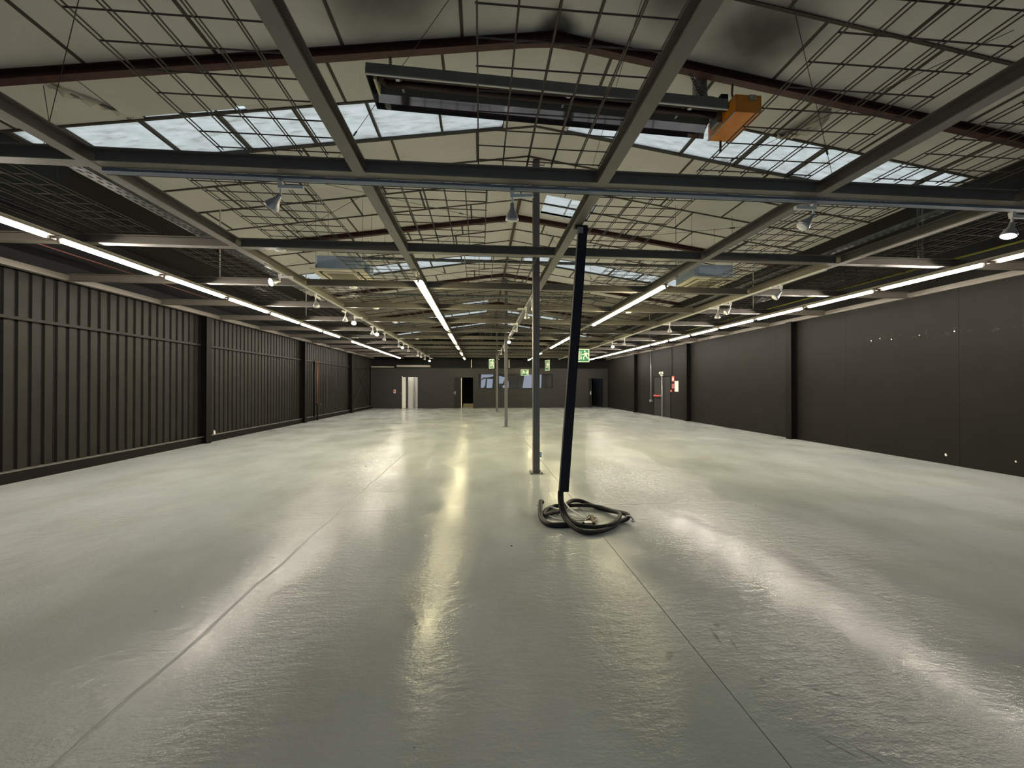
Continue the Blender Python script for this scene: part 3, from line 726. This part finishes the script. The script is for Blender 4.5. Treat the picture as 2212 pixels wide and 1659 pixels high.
# spotlight tracks
def track(axis, c, a, b, label, z=3.395):
    root = thing('light_track', label, 'track')
    if axis == 'x': MB().box(a, b, c-.045, c+.025, z+.012, 3.43).build('channel', M['track_blue'], root); MB().box(a, b, c-.005, c+.005, z-.001, z).build('slot', M['deep_black'], root)
    else: MB().box(c-.018, c+.018, a, b, z, 3.43).build('channel', M['alu'], root); MB().box(c-.005, c+.005, a, b, z-.001, z).build('slot', M['deep_black'], root)
track('x', 3.62, -3.25, 7.4, 'long aluminium spotlight track along the nearest cross beam')
track('y', -3.30, 6.2, 26.6, 'aluminium spotlight track beneath the first lengthwise beam from the corrugated wall')
track('y', 1.06, 7.7, 26.6, 'aluminium spotlight track down the middle beside the square posts')
track('y', 5.50, 5.7, 26.6, 'aluminium spotlight track beneath the fifth lengthwise beam from the corrugated wall')
def spot(x, y, lit, tilt, pan, label, box_dir, scale=1.):
    """track adapter + stem + cone-shaped reflector bulb"""
    root = thing('track_spotlight', label, 'spotlight', (x, y, 3.395), pan, 'spotlights on the tracks')
    key = 'on' if lit else 'off'
    if key not in SPT:
        a = MB().box(-.02, .02, -.02, .02, -.03, 0).build('track_clip', M['white'], None)
        b = MB().box(-.018, .20, -.017, .017, -.062, -.032).build('gear_box', M['white'], None)
        c = MB().tube([(-.0, 0, -.06), (-.0, 0, -.11)], .011, 8).build('stem', M['white'], None)
        prof = [(0, .020), (-.04, .022), (-.06, .030), (-.10, .052), (-.135, .064), (-.150, .062)]
        d = MB().tube([(0, 0, z) for z, r in prof], [r for z, r in prof], 16).build('reflector_bulb', M['alu'], None, True)
        e = MB().tube([(0, 0, -.151), (0, 0, -.158)], [.058, .048], 16).build('bulb_face', M['bulb_on'] if lit else M['white'], None, True)
        SPT[key] = (a, b, c, d, e)
        for o in SPT[key]: col.objects.unlink(o)
    for i, o in enumerate(SPT[key]):
        p = o.copy(); col.objects.link(p); p.parent = root
        if i >= 3:
            p.location = (0, 0, -.115); p.rotation_euler = tilt
    return root
SPT = {}
R = math.radians
spot(-1.80, 3.62, False, (R(10), R(42), 0), 0, 'unlit white reflector spotlight on the nearest cross beam, tipped towards the corrugated wall', 1)
spot(.30, 3.62, False, (R(14), R(2), 0), R(-8), 'unlit white spotlight hanging straight down from the middle of the nearest cross beam', 1)
spot(3.36, 3.62, False, (R(-10), R(-42), 0), R(180), 'unlit silvery spotlight on the nearest cross beam, below the fourth lengthwise beam', 1)
spot(5.62, 3.62, True, (R(0), R(18), 0), 0, 'lit spotlight at the far right end of the nearest cross beam track', 1)
ls = [(6.62, 1, 58), (8.0, 0, 10), (9.7, 0, 35), (10.4, 1, -10), (12.1, 0, 30), (12.6, 1, -15), (13.6, 0, 5), (15.8, 0, 0), (16.8, 1, 10), (17.9, 0, 0), (20.7, 0, 20), (21.7, 0, -10), (23.3, 0, 10), (25.4, 1, 0)]
for i, (y, lit, t) in enumerate(ls):
    spot(-3.30, y, bool(lit), (R(-50 if lit else -12), R(t), 0), 0 if lit else R(90) if i % 2 else R(-90), '%s spotlight on the track nearer the corrugated wall, %s from the camera' % ('lit' if lit else 'unlit', ORD[i]), 1)
for i, (y, lit, t) in enumerate([(7.95, 0, -20), (8.9, 0, 10), (14.4, 1, 0), (11.1, 0, -20), (17.5, 0, -30), (19.4, 0, -5), (25.6, 0, 0)]):
    spot(1.06, y, bool(lit), (R(-50 if lit else -10), R(t), 0), R(180*(i % 2)), '%s spotlight on the middle track beside the posts, %s from the camera' % ('lit' if lit else 'unlit', ORD[i]), 1)
for i, (y, lit, t) in enumerate([(6.62, 0, -45), (8.05, 0, -40), (8.5, 0, 0), (10.8, 0, 5), (14.3, 0, -10), (15.7, 1, 10)]):
    spot(5.50, y, bool(lit), (R(-50 if lit else -10), R(t), 0), 0 if lit else R(180), '%s spotlight on the track nearer the smooth wall, %s from the camera' % ('lit' if lit else 'unlit', ORD[i]), 1)
# round fittings under the cross beams
for i, (x, k) in enumerate([(-2.74, 1), (-2.40, 2), (-2.51, 3), (-2.5, 4), (-2.5, 6), (3.75, 3), (3.7, 5), (3.7, 6)]):
    y = GRID_Y[k]
    tag(MB().tube([(x, y, H-.002), (x, y, H-.022), (x, y, H-.03)], [.07, .066, .04], 16).build('ceiling_sensor', M['white'], None, True),
        'small round white fitting under a cross beam, %s of the %s set' % (ORD[i if i < 5 else i-5], 'corrugated wall side' if i < 5 else 'smooth wall side'), 'sensor', 'round white fittings')

# ------------------------------------------------------------------ radiant tube heater
ht = thing('radiant_heater', 'long grey radiant tube heater hung on chains with an orange burner box', 'heater', (0, 0, 0))
HX0, HX1 = -1.12, 2.60
def hz(x): return 4.605-(x-HX0)*.036
def hoodstrip(mb, prof, th=.004):
    n = len(prof)
    for i in range(n-1):
        (y0, z0), (y1, z1) = prof[i], prof[i+1]
        for (xa, xb) in ((HX0, HX1),):
            mb.quadbox([(xa, y0, hz(xa)+z0), (xb, y0, hz(xb)+z0), (xb, y1, hz(xb)+z1), (xa, y1, hz(xa)+z1),
                        (xa, y0, hz(xa)+z0+th), (xb, y0, hz(xb)+z0+th), (xb, y1, hz(xb)+z1+th), (xa, y1, hz(xa)+z1+th)])
    return mb
hoodstrip(MB(), [(3.845, .0), (3.842, .07), (3.94, .15), (4.12, .15), (4.205, .081)]).build('hood', M['hood'], ht)
hoodstrip(MB(), [(4.205, .080), (4.27, .03), (4.285, -.03)]).build('reflector', M['mirror'], ht)
hoodstrip(MB(), [(3.835, .004), (3.832, .10)]).build('near_skirt', M['skirt'], ht)
MB().quadbox([(HX0, 3.832, hz(HX0)-.006), (HX1, 3.832, hz(HX1)-.006), (HX1, 3.852, hz(HX1)-.006), (HX0, 3.852, hz(HX0)-.006),
              (HX0, 3.832, hz(HX0)+.004), (HX1, 3.832, hz(HX1)+.004), (HX1, 3.852, hz(HX1)+.004), (HX0, 3.852, hz(HX0)+.004)]).build('near_rim', M['alu'], ht)
MB().prism([(3.845, 4.605), (3.842, 4.675), (3.94, 4.755), (4.12, 4.755), (4.27, 4.635), (4.285, 4.575)], 'x', HX0-.006, HX0).build('end_cap', M['hood'], ht)
for yy in (3.94, 4.06):
    MB().tube([(HX0+.14, yy, hz(HX0)+.085), (HX1+.1, yy, hz(HX1)+.085)], .036, 10).build('radiant_tube', M['sooty'], ht, True)
MB().tube([(HX0+.14, 3.94, hz(HX0)+.085), (HX0+.09, 4.0, hz(HX0)+.085), (HX0+.14, 4.06, hz(HX0)+.085)], .036, 10).build('return_bend', M['sooty'], ht, True)
MB().box(HX0+.05, HX0+.07, 3.92, 4.14, hz(HX0)+.01, hz(HX0)+.11).build('end_baffle', M['cream'], ht)
for xx in (HX0+.30, .9, 2.2):
    MB().box(xx-.012, xx+.012, 3.87, 4.2, hz(xx)+.10, hz(xx)+.115).box(xx-.02, xx+.02, 3.86, 3.89, hz(xx)-.012, hz(xx)+.01).build('tube_hanger', M['alu'], ht)
bb = MB().box(2.655, 2.945, 3.80, 4.28, 4.42, 4.605).build('burner_box', M['orange'], ht)
MB().box(2.81, 2.88, 3.79, 3.80, 4.55, 4.605).build('box_latch', M['galv'], bb)
MB().box(2.645, 2.655, 3.80, 4.28, 4.415, 4.43).build('box_edge', M['galv'], bb)
MB().tube([(2.80, 4.27, 4.42), (2.81, 4.29, 4.30)], .012, 6).build('drain_stub', M['chain'], ht)
MB().box(2.60, 2.66, 4.02, 4.16, 4.46, 4.58).build('burner_flange', M['galv'], ht)
MB().tube(spline([(2.74, 4.15, 4.60), (2.74, 4.20, 4.74), (2.73, 4.38, 4.92), (2.72, 4.54, 5.08), (2.72, 4.56, 5.345)], 4), .085, 12).build('flue_duct', M['duct'], ht, True)
MB().box(2.60, 2.68, 3.95, 4.05, 4.60, 4.72).build('fan_box', M['deep_black'], ht)
MB().tube(spline([(2.78, 3.86, 4.60), (2.80, 3.95, 4.70), (2.9, 4.2, 4.9), (3.0, 4.34, 5.15)], 5), .012, 6).build('gas_hose', M['brass'], ht, True)
def chain(x, y0, z0, x1, y1, z1):
    a = Vector((x, y0, z0)); b = Vector((x1, y1, z1)); n = 11; mb = MB()
    for i in range(n):
        p = a.lerp(b, i/n); q = a.lerp(b, (i+1.25)/n); d = (q-p).normalized()
        s = (Vector((0, 1, 0)) if i % 2 else Vector((1, 0, 0)))*.014
        mb.tube([p, p+s+d*.01, q+s-d*.01, q, q-s-d*.01, p-s+d*.01, p], .004, 4, False)
    return mb
chain(-1.0, 4.34, 5.20, -.92, 4.0, 4.78).build('hanging_chain', M['chain'], ht)
chain(2.47, 4.34, 5.25, 2.45, 4.0, 4.64).build('hanging_chain', M['chain'], ht)

# ------------------------------------------------------------------ air-conditioning cassettes
def cassette(x, y, label):
    root = thing('ceiling_cassette', label, 'air conditioner', (x, y, 3.69), group='air-conditioning cassettes above the grid')
    MB().prism([(-.35, -.42), (.35, -.42), (.42, -.35), (.42, .35), (.35, .42), (-.35, .42), (-.42, .35), (-.42, -.35)], 'z', .03, .28).build('casing', M['ac_body'], root)
    MB().box(-.475, .475, -.475, -.378, 0, .03).box(-.475, .475, .378, .475, 0, .03).box(-.475, -.378, -.378, .378, 0, .03).box(.378, .475, -.378, .378, 0, .03).build('panel_frame', M['cream'], root)
    MB().box(-.378, .378, -.378, .378, .015, .03).build('air_slot', M['deep_black'], root)
    MB().prism([(-.28, -.32), (.28, -.32), (.32, -.28), (.32, .28), (.28, .32), (-.28, .32), (-.32, .28), (-.32, -.28)], 'z', -.004, .02).build('inner_panel', M['cream'], root)
    g = MB().box(-.25, .25, -.25, .25, -.008, -.004).build('grille', M['ac_grille'], root)
    for i in range(9): MB().box(-.24, .24, -.235+i*.055, -.215+i*.055, -.014, -.008).build('grille_slat', M['ac_grille'], g)
    for sx in (-1, 1):
        for sy in (-1, 1): MB().tube([(sx*.43, sy*.3, .2), (sx*.43, sy*.3, rz(x)-3.70)], .003, 5).build('hanger_rod', M['chain'], root)
    MB().box(.42, .52, -.15, .1, .08, .22).build('valve_box', M['ac_body'], root)
cassette(-2.66, 7.79, 'air-conditioning cassette above the grid on the corrugated wall side, cream grille')
cassette(4.68, 7.72, 'air-conditioning cassette above the grid on the smooth wall side, behind wire mesh')

# cable trays and conduits
def ladder(axis, c, a, b, z, wd, label, m='tray'):
    root = thing('cable_tray', label, 'cable tray')
    mb = MB()
    if axis == 'y':
        mb.box(c-wd/2, c+wd/2, a, b, z, z+.002); mb.box(c-wd/2, c-wd/2+.003, a, b, z, z+.04); mb.box(c+wd/2-.003, c+wd/2, a, b, z, z+.04)
        mb.build('trough', M[m], root); s = MB(); y = a+.05
        while y < b-.08: s.box(c-wd*.3, c-wd*.12, y, y+.05, z-.0015, z-.0003); s.box(c+wd*.12, c+wd*.3, y+.03, y+.08, z-.0015, z-.0003); y += .1
    else:
        mb.box(a, b, c-wd/2, c+wd/2, z, z+.002); mb.box(a, b, c-wd/2, c-wd/2+.003, z, z+.04); mb.box(a, b, c+wd/2-.003, c+wd/2, z, z+.04)
        mb.build('trough', M[m], root); s = MB(); x = a+.05
        while x < b-.08: s.box(x, x+.05, c-wd*.3, c-wd*.12, z-.0015, z-.0003); x += .1
    tag(s.build('perforations', M['deep_black'], root), kind='stuff')
    if axis == 'x':
        for x in (a+.4, (a+b)/2, b-.4): MB().tube([(x, c, z+.003), (x, c, rz(x)-.002)], .003, 5).build('hanger_rod', M['chain'], root)
ladder('y', -3.78, 3.6, 8.5, 3.60, .13, 'perforated metal cable tray beside the first lengthwise beam from the corrugated wall')
ladder('y', 5.42, 3.75, 16, 3.60, .10, 'perforated metal cable tray lying along the fifth lengthwise beam')
ladder('x', 7.40, -2.2, 4.3, 3.93, .07, 'thin cable tray crossing the hall between the two air conditioners')
ladder('x', 10.3, -3.7, 3.4, 3.93, .12, 'pale cable tray crossing the hall beyond the air conditioners')
tag(MB().tube([(7.62, YN+.1, 3.60), (7.62, 21, 3.60)], .016, 8).build('gas_pipe', M['yellow'], None, True), 'long yellow gas pipe above the tube lights by the smooth wall', 'pipe')
tag(MB().tube([(-6.25, YN+.1, 3.57), (-6.25, 9.5, 3.57)], .010, 8).build('red_pipe', M['redpipe'], None, True), 'faded red pipe behind the tube lights by the corrugated wall', 'pipe')
def strap(x, y, label):
    root = thing('hanger_strap', label, 'hanger', (x, y, H+.121), group='hangers holding the grid')
    MB().box(-.016, .016, -.002, .002, 0, rz(x)-H-.13).build('strap', M['galv'], root)
    s = MB(); z = .05
    while z < rz(x)-H-.2: s.box(-.006, .006, -.0032, -.0021, z, z+.02); z += .045
    tag(s.build('strap_holes', M['deep_black'], root), kind='stuff')
strap(6.88, GRID_Y[1], 'perforated metal hanger strap on the second cross beam, smooth wall side, inner of the pair')
strap(6.96, GRID_Y[1], 'perforated metal hanger strap on the second cross beam, smooth wall side, outer of the pair')
def rod(x, y, label):
    tag(MB().tube([(0, 0, 0), (0, 0, rz(x)-H-.13)], .012, 8).build('hanger_rod', M['white'], None, True, (x, y, H+.121)), label, 'hanger', 'hangers holding the grid')
rod(-4.79, GRID_Y[2], 'thin white hanger rod above the third cross beam, corrugated wall side')
rod(-4.99, GRID_Y[4], 'thin white hanger rod above the fifth cross beam, corrugated wall side')
rod(7.1, GRID_Y[3], 'thin white hanger rod above the fourth cross beam, smooth wall side')
rod(7.0, GRID_Y[6], 'thin white hanger rod above the seventh cross beam, smooth wall side')
# thin bracing cables under the roof
cabs = [((-4.6, 4.43, 4.72), (-6.0, 6.0, 4.3)), ((-3.0, 3.2, 4.9), (-6.6, 6.2, 4.3)), ((-1.2, 6.5, 5.15), (-4.9, 9.1, 4.6)), ((.2, 3.1, 5.35), (-2.6, 6.6, 5.0)), ((1.5, 3.0, 5.35), (1.9, 6.4, 5.3)), ((2.5, 3.0, 5.2), (5.9, 5.9, 4.70)),
        ((5.0, 3.2, 4.9), (3.4, 6.6, 5.1)), ((-2.8, 6.6, 4.95), (.6, 9.1, 5.42)), ((3.0, 9.05, 5.1), (6.0, 6.7, 4.62)), ((1.4, 9.1, 5.4), (4.6, 13.8, 4.95)), ((-.4, 9.1, 5.3), (-3.6, 13.8, 4.85)), ((-3.2, 9.2, 4.9), (-.3, 13.8, 5.3))]
CL = ['far left bay, steeper one before the nearest rooflight', 'long one crossing the nearest rooflight, corrugated wall side', 'running back under the left roof slope past the nearest rooflight',
      'left of the ridge over the tube heater', 'just right of the ridge over the tube heater', 'crossing the nearest rooflight by the orange burner box', 'leaning the other way by the orange burner box',
      'left slope, in front of the second red rafter', 'right slope, in front of the second red rafter', 'right slope, behind the second red rafter', 'left slope, behind the second red rafter', 'left slope, behind the second rafter, leaning to the ridge']
for i, (a, b) in enumerate(cabs):
    root = thing('bracing_cable', 'thin dark roof bracing cable, ' + CL[i], 'cable', group='bracing cables under the roof')
    MB().tube([a, b], .0035, 5).build('wire', M['chain'], root)
    c = Vector(a).lerp(Vector(b), .7); d = (Vector(b)-Vector(a)).normalized()
    MB().tube([c-d*.05, c+d*.05], .012, 6).build('turnbuckle', M['chain'], root)
# torn film hanging from the boards
def flap(pts, wd, label):
    mb = MB(); P = spline(pts, 6); n = len(P)
    for i in range(n):
        s = math.sin(i*1.3)*.03
        p = P[i]; mb.v += [(p.x-wd/2, p.y, p.z+s), (p.x, p.y+.02, p.z-s*1.5), (p.x+wd/2, p.y, p.z+s*.6)]
    for i in range(n-1):
        b = 3*i; mb.f += [(b, b+3, b+4, b+1), (b+1, b+4, b+5, b+2)]
    o = mb.build('torn_film', M['foil'], None, True)
    m = o.modifiers.new('thick', 'SOLIDIFY'); m.thickness = .003
    tag(o, label, 'torn film', 'torn films under the roof')
flap([(4.4, 4.55, rz(4.4)-.02), (4.45, 4.68, rz(4.4)-.10), (4.38, 4.85, rz(4.4)-.13), (4.30, 5.05, rz(4.3)-.06), (4.28, 5.15, rz(4.3)-.01)], .16, 'crumpled torn film drooping beside the rooflight, smooth wall side')
flap([(-4.65, 4.45, rz(-4.65)-.01), (-4.6, 4.6, rz(-4.6)-.05), (-4.45, 4.8, rz(-4.45)-.05), (-4.3, 5.1, rz(-4.3)-.01)], .06, 'narrow peeling strip drooping beside the rooflight, corrugated wall side')

# ------------------------------------------------------------------ signs
def board(root, w_, h_, m=None):
    MB().box(-w_/2, w_/2, -.004, .004, -h_/2, h_/2).build('board', M['sign_cream'], root)
    MB().box(-w_/2+.022, w_/2-.022, -.006, -.0041, -h_/2+.022, h_/2-.022).build('green_field', M['green'], root)
def man(root, cx, s, flip=1):
    polys = [[(-.02, .055), (.03, .065), (.035, .0), (.0, -.02), (-.02, .02)],            # torso
             [(.02, .06), (.065, .045), (.075, .01), (.065, .005), (.05, .032), (.015, .045)],  # rear arm
             [(-.015, .055), (-.05, .02), (-.075, .03), (-.078, .02), (-.045, .005), (-.005, .035)],  # front arm
             [(.03, .0), (.05, -.045), (.085, -.05), (.085, -.062), (.04, -.06), (.008, -.01)],  # rear leg
             [(.0, -.01), (-.03, -.04), (-.025, -.085), (-.045, -.085), (-.048, -.035), (-.015, .0)]]
    mb = MB()
    for p in polys: mb.prism([(cx+flip*x*s, z*s) for x, z in p], 'y', -.0085, -.0062)
    mb.prism([(cx+flip*(-.012+.018*math.cos(t*math.pi/5))*s, (.086+.018*math.sin(t*math.pi/5))*s) for t in range(10)], 'y', -.0085, -.0062)
    mb.build('running_figure', M['sign_cream'], root)
def arrow_down(root, cx, s):
    MB().box(cx-.007*s, cx+.007*s, -.0085, -.0062, -.06*s, .08*s).prism([(cx-.022*s, -.045*s), (cx+.022*s, -.045*s), (cx, -.09*s)], 'y', -.0085, -.0062).build('arrow', M['sign_cream'], root)
def hang(root, h_, z, w_=.15):
    for sx in (-w_, w_): MB().tube([(sx, 0, h_/2-.005), (sx, 0, H-z)], .0025, 4).build('hanging_wire', M['chain'], root)
es = thing('exit_sign', 'green emergency exit sign half hidden behind the hanging cable trunking', 'sign', (3.05, 11.46, 2.48), R(8), 'green exit signs')
board(es, .52, .40); man(es, .13, 1.5); arrow_down(es, -.01, 1.5); MB().box(-.09, -.06, -.0085, -.0062, -.14, .14).build('door_symbol', M['sign_cream'], es); hang(es, .42, 2.48)
e2 = thing('exit_sign', 'green exit sign turned edgeways, hung high just beside the thin far posts', 'sign', (.50, 17.41, 2.56), R(-58), 'green exit signs')
board(e2, .42, .42); man(e2, .07, 1.6, -1); arrow_down(e2, -.08, 1.4); hang(e2, .42, 2.56, .04)
e3 = thing('exit_sign', 'narrow looking green exit sign hung edgeways beyond the nearest square post', 'sign', (3.05, 17.41, 2.50), R(-72), 'green exit signs')
board(e3, .42, .48); man(e3, .07, 1.6, -1); arrow_down(e3, -.08, 1.4); hang(e3, .48, 2.50, .04)
e4 = thing('exit_sign', 'green exit sign facing the camera, above the dark office window', 'sign', (2.93, 25.355, 2.45), 0, 'green exit signs')
board(e4, .52, .40); man(e4, -.10, 1.6); MB().box(.12, .20, -.0085, -.0062, -.12, .12).build('door_symbol', M['sign_cream'], e4); MB().box(-.02, .09, -.0085, -.0062, -.01, .01).build('arrow', M['sign_cream'], e4); hang(e4, .40, 2.45)
def wall_sign(y0, y1, z0, z1, m, label, cat='sign', inner=None, nm='wall_sign'):
    root = thing(nm, label, cat, (XR, (y0+y1)/2, z0), 0)
    h_ = z1-z0; w_ = abs(y1-y0)
    MB().box(-.012, -.001, -w_/2, w_/2, 0, h_).build('plate', M[m], root)
    if inner: MB().box(-.014, -.0121, -w_*.3, w_*.3, h_*.15, h_*.7).build('symbol', M[inner], root)
wall_sign(17.82, 17.60, 1.77, 2.03, 'sign_red', 'upper red fire sign beside the exit door', inner='white')
wall_sign(17.82, 17.60, 1.44, 1.66, 'sign_red', 'lower red and blue fire sign beside the exit door', inner='sign_blue')
wall_sign(17.56, 17.22, 1.29, 1.79, 'white', 'blank white notice panel beside the exit door', 'panel')
wall_sign(19.15, 18.72, 2.16, 2.28, 'sign_cream', 'small green exit sign above the dark exit door', inner='green')
al = thing('fire_alarm', 'small red fire alarm button low beside the exit door', 'alarm', (XR, 17.86, 1.27)); MB().box(-.04, -.001, -.05, .05, 0, .10).build('case', M['sign_red'], al); MB().box(-.043, -.0401, -.025, .025, .03, .07).build('button', M['white'], al)
em = thing('emergency_lamp', 'tiny white emergency lamp under the small exit sign', 'lamp', (XR, 18.80, 2.06)); MB().box(-.07, -.001, -.06, .06, 0, .07).build('case', M['white'], em); MB().tube([(-.04, 0, 0), (-.05, 0, -.03)], [.02, .035], 10).build('lens', M['cream'], em)
c1 = thing('conduit', 'white conduit standing in front of the dark exit door', 'conduit', (XR-.06, 18.72, 0)); MB().tube([(0, 0, .02), (0, 0, 2.05)], .028, 8).build('pipe', M['galv'], c1, True); MB().tube([(0, 0, 0), (0, 0, .05)], .045, 8).build('foot', M['galv'], c1)
c2 = thing('conduit', 'white conduit dropping from the ceiling to a box left of the exit door', 'conduit', (XR-.03, 20.05, .75)); MB().tube([(0, 0, .05), (0, 0, 2.68)], .022, 8).build('pipe', M['galv'], c2, True); MB().box(-.05, .03, -.10, .10, -.05, .07).build('box', M['galv'], c2)
tag(MB().tube([(XR-.02, 17.80, 2.05), (XR-.02, 17.80, 3.42)], .012, 6).build('conduit', M['deep_black'], None, True), 'thin black conduit running up from the red fire sign', 'conduit')
fs = thing('wall_notice', 'small pink and white notice left of the white doorway', 'notice', (-5.93, YB, 1.06)); MB().box(-.07, .07, -.012, -.001, 0, .24).build('plate', M['white'], fs); MB().box(-.05, .05, -.014, -.0121, .05, .19).build('symbol', M['sign_red'], fs)

# pipes on the corrugated wall
pg = thing('wall_pipe', 'copper and black water pipe with valve on the corrugated wall', 'pipe', (XL+.16, 18.15, 0))
MB().tube([(0, 0, .75), (0, 0, 2.75)], .018, 8).build('copper_length', M['copper'], pg, True)
MB().tube([(0, 0, 0), (0, 0, .75)], .03, 8).build('black_length', M['column_black'], pg, True)
MB().tube([(-.05, -.05, .72), (.05, .10, .72)], .028, 8).build('valve', M['column_black'], pg)
MB().tube([(.03, .08, .72), (.07, .18, .72)], .012, 6).build('tap', M['galv'], pg)
tag(MB().tube([(XL+.12, 17.9, .18), (XL+.12, 17.9, 2.66)], .035, 8).build('down_pipe', M['column_black'], None, True), 'black vertical pipe beside the copper pipe on the corrugated wall', 'pipe')
tag(MB().prism([(0, 0), (.05, 0), (.045, .07), (.02, .12), (.005, .08)], 'x', -.015, .015).build('scrap', M['white'], None, False, (XL+.06, 11.48, .19)), 'tiny white scrap standing on the plinth ledge by a black column', 'scrap')
# pale shapes on top of the back partition
tag(MB().box(-5.75, -3.5, YB-.25, YB+.3, 2.86, 3.0).build('lid_panel', M['fixture']), 'long pale panel lying on top of the back wall above the white doorway', 'panel')
tag(MB().box(-7.5, -5.95, YB-.1, YB-.04, 2.84, 2.90).build('timber_strip', M['pale_wood']), 'pale timber strip on top of the back wall in the corner', 'strip')
tag(MB().box(1.98, 2.04, YB-.10, YB-.04, 2.84, 3.42).build('hanger_bar', M['alu']), 'pale vertical bar above the back wall behind the hanging exit sign', 'bar')
tag(MB().box(-.66, -.61, YB-.10, YB-.05, 2.84, 3.42).build('hanger_bar', M['alu']), 'pale vertical bar above the back wall near the black doorway', 'bar')
# litter
def crumb(x, y, s, m, label):
    mb = MB().quadbox([(-s, -s*.6, 0), (s, -s*.5, 0), (s*.8, s*.6, 0), (-s*.7, s*.5, 0), (-s*.6, -s*.3, s*.5), (s*.5, -s*.3, s*.6), (s*.4, s*.3, s*.5), (-s*.4, s*.2, s*.4)])
    o = mb.build('crumb', M[m], None, False, (x, y, .0005)); o.rotation_euler = (0, 0, rng.random()*3)
    tag(o, label, 'debris', 'crumbs of debris on the floor')
for (x, y, s, m, l) in ((.73, 4.95, .012, 'brass', 'dark crumb just behind the cable coil, farther of the pair'), (.72, 4.78, .014, 'brass', 'dark crumb just behind the cable coil, nearer of the pair'),
                        (.30, 3.72, .012, 'brass', 'small dark sliver lying left of the cable coil'), (-.42, 2.55, .008, 'white', 'white crumb on the floor left of the near reflections'),
                        (.09, 2.32, .007, 'white', 'white crumb in the middle of the near floor'), (1.40, 2.22, .007, 'white', 'white crumb beside the black scuffs right of the joint'),
                        (3.0, 5.0, .02, 'white', 'white crumb on the open floor towards the smooth wall, farther one'), (3.55, 4.72, .018, 'white', 'white crumb on the open floor towards the smooth wall, nearer one'),
                        (1.05, 4.9, .015, 'brass', 'dark crumb by the back rim of the cable coil'), (-2.2, 7.6, .02, 'white', 'white fleck far off beside the ridge in the floor paint')):
    crumb(x, y, s, m, l)
# ridge of paint along the old floor joint
mb = MB(); P = [(-1.735+.008*math.sin(i*.7)+.004*rng.random(), -1+i*.12, .0) for i in range(0, 90)]
for i in range(len(P)-1):
    (a, b, _), (c, d, _) = P[i], P[i+1]
    mb.quadbox([(a-.012, b, 0), (a+.012, b, 0), (c+.012, d, 0), (c-.012, d, 0), (a-.003, b, .0018), (a+.003, b, .0018), (c+.003, d, .0018), (c-.003, d, .0018)])
mb.build('paint_ridge', M['floor'], fl)
